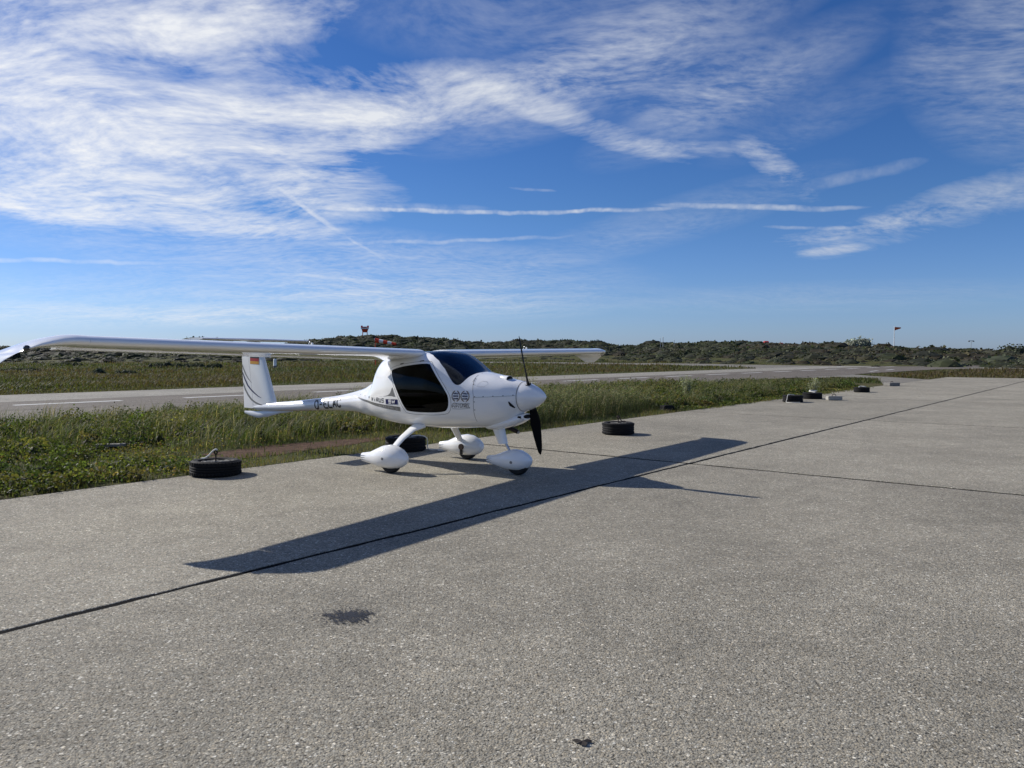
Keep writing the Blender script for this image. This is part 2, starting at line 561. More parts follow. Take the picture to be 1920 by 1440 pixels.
# painted line, worn
n, b, out = material('line_paint')
p = wpos(n)
f = n.rng(n.noise(p, 9, 5, .7), .42, .60, 0, 1)
n.link(n.mix(n.m('MULTIPLY', f, .55), (.60, .60, .57), (.22, .21, .19)), b.inputs['Base Color']); b.inputs['Roughness'].default_value = .8

# field: soil under grass, patches of green and dry brown
n, b, out = material('turf')
p = wpos(n)
pa = n.noise(p, .06, 5, .6); pb = n.noise(p, .5, 5, .65); pc = n.noise(p, 7, 4, .7)
c = n.ramp(pa, [(.32, (.055, .066, .022)), (.5, (.085, .080, .030)), (.68, (.105, .078, .035))])
c = n.mix(n.rng(pb, .35, .7, 0, .8), c, (.042, .056, .018))
c = n.mix(n.rng(pc, .45, .75, 0, .55), c, (.12, .105, .05))
n.link(c, b.inputs['Base Color']); b.inputs['Roughness'].default_value = .95; b.inputs['Specular IOR Level'].default_value = .1
n.link(n.bump(n.m('ADD', n.m('MULTIPLY', pb, 1.0), n.m('MULTIPLY', pc, .25)), 1.0, .35), b.inputs['Normal'])

n, b, out = material('bare_soil')
p = wpos(n)
s1 = n.noise(p, 6, 6, .7); s2 = n.noise(p, 40, 3, .6)
c = n.ramp(s1, [(.3, (.045, .030, .020)), (.55, (.105, .062, .042)), (.75, (.15, .10, .07))])
n.link(n.mix(n.rng(s2, .5, .8, 0, .5), c, (.20, .15, .11)), b.inputs['Base Color']); b.inputs['Roughness'].default_value = 1.0; b.inputs['Specular IOR Level'].default_value = .1
n.link(n.bump(n.m('ADD', s1, n.m('MULTIPLY', s2, .3)), .8, .05), b.inputs['Normal'])

# tar drip soaked into the slab: ragged patches with the stone showing between
n, b, out = material('tar_stain')
p = wpos(n)
b.inputs['Base Color'].default_value = (.012, .012, .014, 1); b.inputs['Roughness'].default_value = .55
uvn = n.n('ShaderNodeTexCoord').outputs['Object']
rr = n.vm('LENGTH', n.vm('MULTIPLY', uvn, (6.2, 7.6, 0)), out=1)
k = n.rng(n.m('ADD', n.m('MULTIPLY', n.noise(p, 75, 2, .6), 2.6), n.m('ADD', n.m('MULTIPLY', n.noise(p, 9, 3, .6), .9), n.m('MULTIPLY', rr, -.62))), 1.24, 1.36, 0, .96)
tr = n.n('ShaderNodeBsdfTransparent'); mx = n.n('ShaderNodeMixShader')
n.link(k, mx.inputs[0]); n.link(tr.outputs[0], mx.inputs[1]); n.link(b.outputs[0], mx.inputs[2]); n.link(mx.outputs[0], out.inputs[0])

# ------------------------------------------------------------------ the place: ground, apron, runway
A0 = np.array([2.554, 11.231]); E1 = np.array([math.cos(R(50.95)), math.sin(R(50.95))]); E2 = np.array([E1[1], -E1[0]])


def ac(a, c):
    """apron grid: a along the long joint, c across it (grass edge at -4.7) -> world x, y"""
    q = A0+E1*a+E2*c
    return float(q[0]), float(q[1])


def sheet(name, poly, z, mat, kind='structure', parent=None):
    o = mesh_obj(name, [(x, y, z) for x, y in poly], [tuple(range(len(poly)))], MAT[mat], parent)
    if o.data.polygons[0].normal.z < 0: o.data.flip_normals()
    if kind: o['kind'] = kind
    return o


ground = sheet('ground', [(-4000, -3000), (4000, -3000), (4000, 6000), (-4000, 6000)], -.03, 'turf')

SW_, SL_ = 4.70, 9.14
apron = sheet('apron', [ac(-28.5, -4.72), ac(-28.5, 19.25), ac(45.7, 19.25), ac(45.7, -4.72)], -.0045, 'joint_tar')


def slab_mesh():
    """one cast slab: ragged arrises along the joints, a shallow chamfer"""
    L, Wd = SL_-.100, SW_-.074
    rim = []
    for (p, q, m_) in (((-L/2, -Wd/2), (L/2, -Wd/2), 60), ((L/2, -Wd/2), (L/2, Wd/2), 34), ((L/2, Wd/2), (-L/2, Wd/2), 60), ((-L/2, Wd/2), (-L/2, -Wd/2), 34)):
        for k in range(m_):
            f = k/m_; rim.append((p[0]+(q[0]-p[0])*f, p[1]+(q[1]-p[1])*f))
    jit = []
    for i, (x, y) in enumerate(rim):
        j = .007*math.sin(i*.9)+.006*math.sin(i*.37+1)+random.uniform(-.012, .010)
        if random.random() < .05: j -= .014
        d = 1+j/max(abs(x), abs(y), .1)
        jx = j if abs(abs(x)-L/2) < 1e-6 else 0; jy = j if abs(abs(y)-Wd/2) < 1e-6 else 0
        jit.append((x+math.copysign(jx, x), y+math.copysign(jy, y)))
    n_ = len(jit)
    V = [(x, y, 0) for x, y in [(px-math.copysign(.006, px), py-math.copysign(.006, py)) for px, py in jit]]
    V += [(x, y, -.003) for x, y in jit]+[(x, y, -.16) for x, y in jit]
    Fc = [tuple(range(n_))]
    for r_ in range(2):
        Fc += [(r_*n_+k, (r_+1)*n_+k, (r_+1)*n_+(k+1) % n_, r_*n_+(k+1) % n_) for k in range(n_)]
    return V, Fc


slab0 = mesh_obj('concrete_slab', *slab_mesh(), MAT['slab_concrete'], apron)
first = True
cols = [(-28.4, -19.2), (-19.2, -9.75), (-9.75, 0), (0, 9.14), (9.14, 18.2), (18.2, 27.35), (27.35, 36.5), (36.5, 45.6)]
rows = [(-4.70, 0), (0, 5.05), (5.05, 9.8), (9.8, 14.5), (14.5, 19.2)]
for i, (a0_, a1_) in enumerate(cols):
    for j, (c0_, c1_) in enumerate(rows):
        o = slab0 if first else link(slab0.copy(), apron)
        first = False
        x, y = ac((a0_+a1_)/2, (c0_+c1_)/2)
        o.location = (x, y, random.uniform(-.001, .001)); o.rotation_euler = (0, 0, R(50.95)+(math.pi if (i*3+j) % 2 else 0))
        o.scale = ((a1_-a0_)/SL_, (c1_-c0_)/SW_, 1)

# runway
RP = np.array([-15.67, 24.51]); RA = R(46.8); R1 = np.array([math.cos(RA), math.sin(RA)]); R2 = np.array([R1[1], -R1[0]])


def rw(s, c):
    q = RP+R1*s+R2*c
    return float(q[0]), float(q[1])


runway = sheet('runway', [rw(-90, -7.45), rw(-90, 7.45), rw(135, 7.45), rw(135, -7.45)], -.016, 'joint_tar')
for c0, c1, m_ in ((-7.4, -2.12, 'runway_concrete'), (-2.07, 2.58, 'runway_asphalt'), (2.63, 7.4, 'runway_asphalt')):
    n_ = 75
    V = []; Fc = []
    for k in range(n_+1):
        s = -90+225*k/n_
        V += [(*rw(s, c0+random.uniform(-.012, .012)), 0), (*rw(s, c1+random.uniform(-.012, .012)), 0)]
    Fc = [(2*k, 2*k+1, 2*k+3, 2*k+2) for k in range(n_)]
    o = mesh_obj('runway_strip', V, Fc, MAT[m_], runway)
    if o.data.polygons[0].normal.z < 0: o.data.flip_normals()
for k in range(-4, 22):
    s = k*5.42
    o = sheet('centre_line_dash', [rw(s, -.2), rw(s, .2), rw(s+3.25, .2), rw(s+3.25, -.2)], .004, 'line_paint', None, runway)

taxiway = sheet('taxiway', [(14, 60), (23.5, 75.2), (25.5, 81.7), (23.6, 92.1), (3.4, 122.8), (-60, 185), (-60, 204), (3.8, 137.2), (26.4, 114), (35.6, 100.4), (40, 93.5), (45.4, 92.4), (46.4, 85), (52, 78.5), (120, 78), (120, 72), (47.3, 71.6), (38.4, 72.1), (31.4, 70.5), (25.6, 62.5), (24.4, 53.5), (24.4, 47.0), (24.4, 45.0), (60, 43.9), (60, 40), (22, 35), (16.6, 34.6), (19.2, 40.5), (21.6, 46.2), (22, 50), (16, 49)], -.010, 'taxi_asphalt')
for (s, c_) in ((66, -3.0), (72, -3.3), (78, -3.9), (60, 5.6), (66, 5.0)):
    sheet('taxi_line_dash', [rw(s, c_-.15), rw(s, c_+.15), rw(s+3.6, c_+.15-.5), rw(s+3.6, c_-.15-.5)], .008, 'line_paint', None, taxiway)
sheet('taxi_edge_marking', [(40.0, 92.6), (45.2, 91.6), (46.6, 85.4), (46.0, 84.6), (44.6, 89.8), (39.4, 91.2)], -.004, 'line_paint', None, taxiway)

soil = []
for k in range(40):
    a = 2*math.pi*k/40; r_ = 1+.18*math.sin(3*a+1)+.10*math.sin(7*a)
    soil.append(ac(-2.2+1.9*r_*math.cos(a), -6.30+.55*r_*math.sin(a)))
sheet('soil_patch', soil, -.020, 'bare_soil')
sheet('verge', [ac(-16, -4.735), ac(27.2, -4.735), ac(30, -6), ac(34, -10), rw(47, 7.5), rw(-40, 7.5), ac(-34, -4.735)], -.026, 'turf')

# pale worn patch and tar stain on the slabs
st = sheet('tar_stain', [(-.22, -.26), (.22, -.26), (.22, .26), (-.22, .26)], 0, 'tar_stain', 'stuff')
st.location = (-1.0, 4.70, .005); st.rotation_euler = (0, 0, R(8))

# ------------------------------------------------------------------ dunes behind
PROF = [(-500, 646), (0, 646), (120, 647), (300, 645), (345, 634), (365, 629), (400, 629), (430, 635), (445, 644), (500, 644), (530, 640), (560, 636), (620, 629), (690, 625), (740, 626), (790, 631), (840, 633), (900, 640), (930, 642), (960, 636), (1000, 635), (1100, 637), (1130, 639), (1150, 645), (1190, 646), (1230, 640), (1300, 642), (1320, 639), (1380, 642), (1400, 641), (1500, 642), (1580, 644), (1610, 642), (1640, 643), (1680, 641), (1705, 643), (1725, 648), (1760, 650), (1810, 648), (1860, 650), (1900, 652), (2000, 650), (2400, 646)]
PU = np.array([p[0] for p in PROF], float); PVv = np.array([p[1] for p in PROF], float)


def ridge_r(azm):
    return 205+65*sm(.12, -.12, -azm*-1)+20*np.sin(azm*7+1)


def dune_z(azm, r):
    u = 960+F_PX*np.tan(np.clip(azm, -.9, .9)); v = np.interp(u, PU, PVv)
    D = 265-70*sm(-.05, .32, azm)+14*np.sin(azm*6+1)
    H = CAM_H+(HORIZON-v)/F_PX*D*np.cos(azm)-1.15-.45*sm(.45, .55, azm)
    r0 = D*(.60-.10*sm(.0, .4, azm))
    k = np.clip((r-r0)/(D-r0), 0, 1)
    prof = .35*k+.65*sm(0, 1, k)
    z = H*prof*np.where(r > D, 1-.45*sm(0, 140, r-D), 1)
    x, y = r*np.sin(azm), r*np.cos(azm)
    return z+sm(0, .25, k)*(fbm(x*.06, y*.06, 5, 3)-.5)*1.0-.06*(1-sm(0, .1, k)), D, r0


azg = np.linspace(R(-50), R(52), 300); rg = np.concatenate([np.linspace(90, 320, 60), np.linspace(335, 900, 14)])
AZ, RR = np.meshgrid(azg, rg, indexing='ij')
Z, _, _ = dune_z(AZ, RR)
V = np.c_[(RR*np.sin(AZ)).ravel(), (RR*np.cos(AZ)).ravel(), Z.ravel()]
m_ = len(rg); idx = np.arange(len(V)).reshape(len(azg), m_)
q0, q1, q2, q3 = idx[:-1, :-1].ravel(), idx[1:, :-1].ravel(), idx[1:, 1:].ravel(), idx[:-1, 1:].ravel()
dunes = np_obj('dune_terrain', V, np.r_[np.c_[q0, q2, q1], np.c_[q0, q3, q2]], None, MAT['turf'], None, True)
dunes['kind'] = 'structure'

# ------------------------------------------------------------------ the aircraft
# local frame: x forward, y to port, z up; origin on the ground between the main wheels
plane = empty('light_aircraft', (-1.132, 11.072, 0), R(-35.4))
plane.rotation_euler = (R(-.55), 0, R(-35.4))
tag(plane, 'white high-wing two-seat light aircraft with black propeller parked on the concrete apron', 'airplane')
GEL = MAT['gelcoat']
NTH = 72


def fus_ring(x, off=0.0):
    zt, zb, hw, zc, nu, nd = sec(x)
    r = []
    for k in range(NTH):
        a = 2*math.pi*k/NTH; c, s = math.cos(a), math.sin(a)
        nn = nu if s >= 0 else nd; h = (zt-zc) if s >= 0 else (zc-zb)
        r.append((x, hw*math.copysign(abs(c)**(2/nn), c), zc+h*math.copysign(abs(s)**(2/nn), s)))
    return r


xs_f = np.concatenate([np.linspace(-4.08, -1.55, 30), np.linspace(-1.48, -.6, 22), np.linspace(-.55, 1.58, 62)])
fus_V, fus_F = ring_loft([fus_ring(float(x)) for x in xs_f])


def chaikin(P, k=2):
    for _ in range(k):
        Q = []
        for i in range(len(P)):
            p, q = P[i], P[(i+1) % len(P)]
            Q += [(.75*p[0]+.25*q[0], .75*p[1]+.25*q[1]), (.25*p[0]+.75*q[0], .25*p[1]+.75*q[1])]
        P = Q
    return P


WIN = chaikin([(-.37, 1.385), (.33, 1.475), (.405, 1.41), (.68, 1.085), (.715, .99), (.705, .87), (.61, .805), (.0, .795), (-.055, .845), (-.345, 1.30)], 2)
WS = [(-.06, 1.9), (-.06, 1.612), (.10, 1.610), (.194, 1.602), (.319, 1.572), (.467, 1.498), (.601, 1.385), (.69, 1.284), (.757, 1.212), (.79, 1.189), (.815, 1.180), (.84, 1.179), (.865, 1.188), (.889, 1.215), (.906, 1.25), (.925, 1.292), (.950, 1.330), (.990, 1.357), (1.04, 1.40), (1.06, 1.5), (1.06, 1.9)]


def prism(name, poly, y0, y1):
    n_ = len(poly)
    V = [(x, y0, z) for x, z in poly]+[(x, y1, z) for x, z in poly]
    Fc = [tuple(range(n_))[::-1], tuple(range(n_, 2*n_))]+[(k, (k+1) % n_, n_+(k+1) % n_, n_+k) for k in range(n_)]
    return mesh_obj(name, V, Fc)


def evaluated(o, mats, name):
    dg = bpy.context.evaluated_depsgraph_get(); dg.update()
    me = bpy.data.meshes.new_from_object(o.evaluated_get(dg), depsgraph=dg)
    me.name = name; me.materials.clear()
    for m in mats: me.materials.append(m)
    return me


def cut_shell(name, cutters, op, thick, off, mats):
    o = mesh_obj('work', fus_V, fus_F, mats[0])
    for m in mats[1:]: o.data.materials.append(m)
    s = o.modifiers.new('s', 'SOLIDIFY'); s.thickness = thick; s.offset = off; s.use_even_offset = False
    if len(mats) > 1: s.material_offset = 1
    cs = []
    for i, (poly, y0, y1) in enumerate(cutters):
        c = prism('work', poly, y0, y1); cs.append(c)
        b = o.modifiers.new('b%d' % i, 'BOOLEAN'); b.object = c; b.operation = op; b.solver = 'EXACT'
    me = evaluated(o, mats, name)
    me.polygons.foreach_set('use_smooth', [True]*len(me.polygons)); me.set_sharp_from_angle(angle=R(32))
    for q in [o]+cs:
        d = q.data; bpy.data.objects.remove(q); bpy.data.meshes.remove(d)
    return link(bpy.data.objects.new(name, me), plane)


fuselage = cut_shell('fuselage', [(WIN, -1.2, 1.2), (WS, -1.2, 1.2)], 'DIFFERENCE', .014, -1, [GEL, MAT['cabin_dark']])
windscreen = cut_shell('windscreen', [(WS, -1.2, 1.2)], 'INTERSECT', .004, -1, [MAT['windscreen_glass']])
cut_shell('side_window', [(WIN, -1.2, 0)], 'INTERSECT', .004, -1, [MAT['side_glass']])
cut_shell('side_window', [(WIN, 0, 1.2)], 'INTERSECT', .004, -1, [MAT['side_glass']])


def on_side(x, z, off=.003, side=-1):
    """a point just off the fuselage skin"""
    zt, zb, hw, zc, nu, nd = sec(x)
    z = min(max(z, zb+.004), zt-.004)
    y = side_y(x, z); e = .01
    dydx = (side_y(x+e, z)-side_y(x-e, z))/(2*e); dydz = (side_y(x, min(z+e, zt-.002))-side_y(x, max(z-e, zb+.002)))/(2*e)
    nv = Vector((-dydx, 1, -dydz)).normalized()
    return Vector((x, y, z))*1+nv*off, nv


def skin_pt(x, z, off=.003, side=-1):
    p, nv = on_side(x, z, off)
    return (p.x, side*p.y, p.z)


def ribbon(pts, w, fn, step=.02):
    """strip of half width w (number or list) along 2D points, laid on a surface fn(u, v)"""
    P = [(float(a), float(b)) for a, b in pts]; ws = [w]*len(P) if not hasattr(w, '__len__') else list(w)
    Q = []; Wd = []
    for i in range(len(P)-1):
        n_ = max(1, int(math.hypot(P[i+1][0]-P[i][0], P[i+1][1]-P[i][1])/step))
        for k in range(n_):
            f = k/n_; Q.append((P[i][0]+(P[i+1][0]-P[i][0])*f, P[i][1]+(P[i+1][1]-P[i][1])*f)); Wd.append(ws[i]+(ws[i+1]-ws[i])*f)
    Q.append(P[-1]); Wd.append(ws[-1])
    V = []; Fc = []
    for i, (x, z) in enumerate(Q):
        a, b = Q[max(i-1, 0)], Q[min(i+1, len(Q)-1)]
        dx, dz = b[0]-a[0], b[1]-a[1]; L = math.hypot(dx, dz) or 1
        nx, nz = -dz/L, dx/L
        V += [fn(x+nx*Wd[i], z+nz*Wd[i]), fn(x-nx*Wd[i], z-nz*Wd[i])]
    Fc = [(2*i, 2*i+1, 2*i+3, 2*i+2) for i in range(len(Q)-1)]
    return V, Fc


def decal(name, vf, mat, parent):
    return mesh_obj(name, *vf, MAT[mat], parent)


# stroke letters in a 1 x 1 box
GLY = {
    'D': [[(0, 0), (0, 1), (.55, 1), (.9, .72), (.9, .28), (.55, 0), (0, 0)]], '-': [[(.1, .5), (.8, .5)]],
    'E': [[(.9, 1), (0, 1), (0, 0), (.9, 0)], [(0, .52), (.75, .52)]], 'L': [[(0, 1), (0, 0), (.9, 0)]],
    'A': [[(0, 0), (.45, 1), (.9, 0)], [(.2, .36), (.7, .36)]], 'C': [[(.9, .78), (.65, 1), (.25, 1), (0, .72), (0, .28), (.25, 0), (.65, 0), (.9, .22)]],
    'V': [[(0, 1), (.4, 0), (.8, 1)]], 'I': [[(.4, 0), (.4, .72)], [(.4, .9), (.4, 1)]], 'R': [[(0, 0), (0, 1), (.8, 1), (.8, .5), (0, .5)], [(.35, .5), (.85, 0)]],
    'U': [[(0, 1), (0, 0), (.8, 0), (.8, 1)]], 'S': [[(.85, 1), (0, 1), (0, .52), (.85, .52), (.85, 0), (0, 0)]], 'W': [[(0, 1), (.18, 0), (.45, .8), (.72, 0), (.9, 1)]],
    'P': [[(0, 0), (0, 1), (.85, 1), (.85, .45), (0, .45)]], 'T': [[(0, 1), (.9, 1)], [(.45, 1), (.45, 0)]], 'i': [[(.4, 0), (.4, .72)], [(.4, .9), (.4, 1)]],
    'O': [[(0, 0), (0, 1), (.85, 1), (.85, 0), (0, 0)]], 'H': [[(0, 0), (0, 1)], [(.85, 0), (.85, 1)], [(0, .5), (.85, .5)]], 'M': [[(0, 0), (0, 1), (.45, .4), (.9, 1), (.9, 0)]],
    'N': [[(0, 0), (0, 1), (.85, 0), (.85, 1)]], 'G': [[(.85, 1), (0, 1), (0, 0), (.85, 0), (.85, .5), (.45, .5)]], '.': [[(.35, 0), (.5, 0)]]}


def write(text, x0, z0, x1, z1, h, w, fn, slant=.12, gap=1.25):
    """text from (x0,z0) to (x1,z1) along its foot"""
    n_ = len(text); L = math.hypot(x1-x0, z1-z0); ux, uz = (x1-x0)/L, (z1-z0)/L
    adv = L/(n_-1+.8) if n_ > 1 else L; cw = adv/gap
    parts = []
    for i, ch in enumerate(text):
        for s_ in GLY.get(ch, []):
            pts = []
            for gx, gz in s_:
                a = i*adv+gx*cw+slant*gz*h; b = gz*h
                pts.append((x0+ux*a-uz*b, z0+uz*a+ux*b))
            parts.append(ribbon(pts, w, fn, .015))
    return join(*parts)


sk = lambda off: (lambda x, z: skin_pt(x, z, off))
decal('registration_letters', write('D-ELAC', -2.36, .725, -1.72, .785, .125, .0125, sk(.003), .0, 1.22), 'decal_dark', fuselage)
for q in range(3):
    cx, cz, rr = ((-1.226, .985, .013), (-1.08, .980, .017), (-.935, .963, .024))[q]
    pts = [(cx+rr*(1 if k % 2 == 0 else .42)*math.cos(math.pi/2+k*math.pi/5), cz+rr*(1 if k % 2 == 0 else .42)*math.sin(math.pi/2+k*math.pi/5)) for k in range(10)]
    V = [skin_pt(cx, cz, .003)]+[skin_pt(a, b, .003) for a, b in pts]
    decal('star_decal', (V, [(0, 1+k, 1+(k+1) % 10) for k in range(10)]), 'decal_dark', fuselage)
decal('model_lettering', write('ViRUS', -.85, .915, -.50, .905, .052, .0058, sk(.003), .2, 1.3), 'decal_dark', fuselage)
badge = decal('badge', ribbon([(-.455, .921), (-.185, .925)], .034, sk(.003)), 'decal_navy', fuselage)
decal('badge_letters', write('SW', -.385, .902, -.245, .904, .042, .0068, sk(.006), .15, 1.2), 'decal_white', badge)
band = decal('grey_band', ribbon([(-1.43, .966), (-1.26, .944), (-1.09, .915), (-.90, .888), (-.71, .866), (-.50, .850), (-.32, .838), (-.148, .826)], [.003, .008, .013, .017, .021, .025, .028, .031], sk(.0025)), 'decal_grey', fuselage)
decal('web_address', write('WWW.PiPiSTREL.Si', -.64, .846, -.19, .817, .022, .0026, sk(.005), .1, 1.25), 'decal_pale', band)
tri = [(-.64, .985), (-.5, .990), (-.40, 1.01), (-.345, 1.045), (-.318, 1.10), (-.30, 1.125), (-.235, .996)]
V = [skin_pt(a, b, .0025) for a, b in tri]+[skin_pt(-.29, 1.005, .0025)]
decal('grey_wedge', (V, [(7, k, (k+1)) for k in range(6)]+[(7, 6, 0)]), 'decal_grey', fuselage)
for cx in (.825, .955):
    wr = []
    for sgn in (-1, 1):
        for k in range(9):
            a = R(-80+k*17)
            px, pz = cx+sgn*.052*math.cos(a), 1.035+.066*math.sin(a)
            tx_, tz_ = -sgn*math.sin(a), math.cos(a)
            wr.append(ribbon([(px, pz), (px+tx_*.012+sgn*.004, pz+tz_*.014), (px+tx_*.022, pz+tz_*.024)], [.003, .0075, .001], sk(.003), .02))
    lw = decal('laurel_wreath', join(*wr), 'decal_gold', fuselage)
    for q, word in enumerate((('WORLD', 'RECORD', 'WiNNER') if cx > .9 else ('WORLD', 'CHAMPiON', 'WiNNER'))):
        zq = 1.068-.034*q
        decal('wreath_lettering', write(word, cx-.034, zq-.008, cx+.034, zq-.007, .017, .0034, sk(.003), 0, 1.1), 'decal_navy', lw)
decal('maker_lettering', write('PiPiSTREL', .765, .880, 1.02, .893, .036, .0045, sk(.003), .05, 1.3), 'decal_grey', fuselage)
decal('maker_emblem', join(ribbon([(.765, .925), (.80, .945), (.835, .940), (.87, .928), (.90, .942), (.93, .930), (.97, .948), (1.02, .936)], .003, sk(.003)), ribbon([(.79, .928), (.85, .935), (.93, .939), (1.0, .930)], .002, sk(.003)),
      ribbon([(.765, .868), (.88, .866), (1.02, .882)], .002, sk(.003))), 'decal_grey', fuselage)
decal('small_placard', write('Ti', 1.0, 1.218, 1.04, 1.22, .03, .003, sk(.003)), 'decal_pale', fuselage)

# door and cowling joints, screws, hinges (starboard side and its mirror)
for sd in (-1, 1):
    f_ = (lambda s_: (lambda x, z: skin_pt(x, z, .0022, s_)))(sd)
    cx, cz = .18, 1.12
    ring = [(cx+(x-cx)*1.075, cz+(z-cz)*1.10) for x, z in WIN]
    decal('door_seam', ribbon(ring+[ring[0]], .0022, f_, .05), 'seam', fuselage)
    decal('cowling_seam', ribbon([(1.0, 1.335), (1.005, 1.27), (1.045, 1.15), (1.07, 1.03), (1.065, .90), (1.058, .80), (1.05, .70)], .0022, f_, .03), 'seam', fuselage)
    decal('cowling_seam', ribbon([(1.072, 1.024), (1.25, 1.031), (1.42, 1.042), (1.575, 1.052)], .0020, f_, .03), 'seam', fuselage)
    for (x, z) in ((1.085, 1.032), (1.195, 1.036), (1.32, 1.043), (1.44, 1.050), (1.55, 1.058), (1.04, 1.19), (1.02, 1.26), (1.08, .965), (1.078, .86)):
        V = [skin_pt(x, z, .004, sd)]+[skin_pt(x+.0065*math.cos(R(45*k)), z+.0065*math.sin(R(45*k)), .0034, sd) for k in range(8)]
        decal('screw', (V, [(0, 1+k, 1+(k+1) % 8) for k in range(8)]), 'decal_dark', fuselage)
    for (x, z) in ((-.17, 1.452), (.20, 1.492)):
        decal('door_hinge', ribbon([(x-.035, z-.006), (x+.035, z+.004)], .007, (lambda s_: (lambda a, b: skin_pt(a, b, .004, s_)))(sd), .03), 'decal_dark', fuselage)
    decal('cooling_inlet', ribbon([(1.50, .975), (1.52, .93), (1.55, .895)], [.006, .018, .008], (lambda s_: (lambda a, b: skin_pt(a, b, .003, s_)))(sd), .01), 'black_gap', fuselage)
    decal('oil_door', ribbon([(1.09, 1.165), (1.10, 1.205), (1.13, 1.232), (1.19, 1.225), (1.22, 1.195), (1.19, 1.165), (1.09, 1.165)], .0015, f_, .03), 'decal_pale', fuselage)
# top scoop on the cowling
V, Fc = ring_loft([[(x, -.06+w_*math.cos(a)+.0, z0+h_*max(math.sin(a), -.4)) for a in np.linspace(0, 2*math.pi, 16, endpoint=False)] for x, z0, w_, h_ in ((1.22, 1.298, .012, .004), (1.28, 1.285, .05, .022), (1.36, 1.266, .072, .038), (1.385, 1.262, .074, .041))])
scoop = mesh_obj('cowling_scoop', V, Fc, GEL, fuselage, True, 40)
V, Fc = ring_loft([[(x, -.06+w_*math.cos(a), z0+h_*max(math.sin(a), -.4)) for a in np.linspace(0, 2*math.pi, 16, endpoint=False)] for x, z0, w_, h_ in ((1.384, 1.262, .066, .036), (1.390, 1.261, .066, .036))])
mesh_obj('scoop_mouth', V, Fc, MAT['black_gap'], scoop)
# chin intake under the spinner
ch = [(.95, .625, .05, .02), (1.05, .625, .13, .045), (1.2, .645, .165, .06), (1.38, .690, .165, .065), (1.52, .735, .14, .062), (1.60, .765, .115, .050), (1.625, .775, .10, .040)]
V, Fc = ring_loft([[(x, w_*math.copysign(abs(math.cos(a))**.8, math.cos(a)), z+h_*math.copysign(abs(math.sin(a))**.9, math.sin(a))) for a in np.linspace(0, 2*math.pi, 32, endpoint=False)] for x, z, w_, h_ in ch])
chin = mesh_obj('chin_intake', V, Fc, GEL, fuselage, True, 50)
V, Fc = ring_loft([[(x+.012*math.cos(a)*0, .085*math.cos(a), .776+.026*math.sin(a)) for a in np.linspace(0, 2*math.pi, 24, endpoint=False)] for x in (1.622, 1.630)])
mesh_obj('intake_mouth', V, Fc, MAT['black_gap'], chin)
V, Fc = ring_loft([[(x, -.085+(.105-x2)*0+sy*math.cos(a), .768+.020*math.sin(a)) for a in np.linspace(0, 2*math.pi, 16, endpoint=False)] for x, x2, sy in ((1.56, 0, .045), (1.605, 0, .040))])
mesh_obj('side_mouth', V, Fc, MAT['black_gap'], chin)
exh = mesh_obj('exhaust_pipe', *tube([(1.20, .10, .62), (1.30, .16, .57), (1.36, .17, .545)], .028, 12), MAT['rusty_steel'], plane, True, 40)
mesh_obj('pipe_tip', *tube([(1.36, .17, .545), (1.375, .171, .541)], .02, 12), MAT['steel'], exh)

# spinner and propeller
PR = (1.675, 0, 1.035)
sp = [(.196, 1.588), (.187, 1.63), (.167, 1.69), (.140, 1.75), (.107, 1.81), (.070, 1.862), (.036, 1.897), (.014, 1.914), (.0005, 1.919)]
prop = empty('propeller', PR); prop.parent = plane
V, Fc = lathe([(.0005, 1.588)]+sp, 48, 'X', (0, 0, 1.035))
V = [(x-PR[0], y, z-PR[2]) for x, y, z in V]
spinner = mesh_obj('spinner', V, Fc, GEL, prop, True, 40)
V, Fc = lathe([(.199, 1.581), (.199, 1.588)], 48, 'X', (0, 0, 1.035))
mesh_obj('spinner_gap', [(x-PR[0], y, z-PR[2]) for x, y, z in V], Fc, MAT['black_gap'], spinner)
for ang in (R(109.5), R(289.5)):
    rings = []
    rad = Vector((0, math.cos(ang), math.sin(ang))); tan = Vector((0, -math.sin(ang), math.cos(ang))); ax = Vector((1, 0, 0))
    for f in np.linspace(0, 1, 18):
        r_ = .12+.70*f
        ch_ = np.interp(f, [0, .12, .35, .6, .85, .96, 1], [.06, .10, .140, .122, .086, .055, .012])
        tw = R(np.interp(f, [0, .3, 1], [52, 36, 20])); th = np.interp(f, [0, .15, .5, 1], [.045, .026, .013, .004])
        cd = (tan*math.cos(tw)+ax*math.sin(tw)); nd_ = (ax*math.cos(tw)-tan*math.sin(tw))
        sw = -.02*f*f
        rings.append([rad*r_+cd*(ch_*.5*math.cos(a)+sw)+nd_*(th*.5*math.sin(a)) for a in np.linspace(0, 2*math.pi, 14, endpoint=False)])
    bl = mesh_obj('propeller_blade', *ring_loft(rings), MAT['blade_black'], prop, True, 60)
    V, Fc = lathe([(.0005, .0), (.042, .0), (.042, .012)], 16, 'Z')
    q = rad.to_track_quat('Z', 'Y')
    mesh_obj('blade_root_cuff', [q @ Vector(p)+rad*.168 for p in V], Fc, MAT['black_gap'], bl)

# ---- wings
def airfoil(n_=26, t_=.14, cut=1.0):
    """upper from tail to nose, then lower back to tail; chord fraction 0 nose .. 1 tail"""
    up, lo = [], []
    for k in range(n_+1):
        x = .5*(1-math.cos(math.pi*k/n_))*cut
        yt = 5*t_*(.2969*math.sqrt(x)-.126*x-.3516*x*x+.2843*x**3-.1036*x**4)
        yc = .025*(2*.4*x-x*x)/.16 if x < .4 else .025*(.2+.8*x-x*x)/.36
        up.append((x, yc+yt)); lo.append((x, yc-yt*.92))
    return up[::-1]+lo[1:]


HINGE = .80


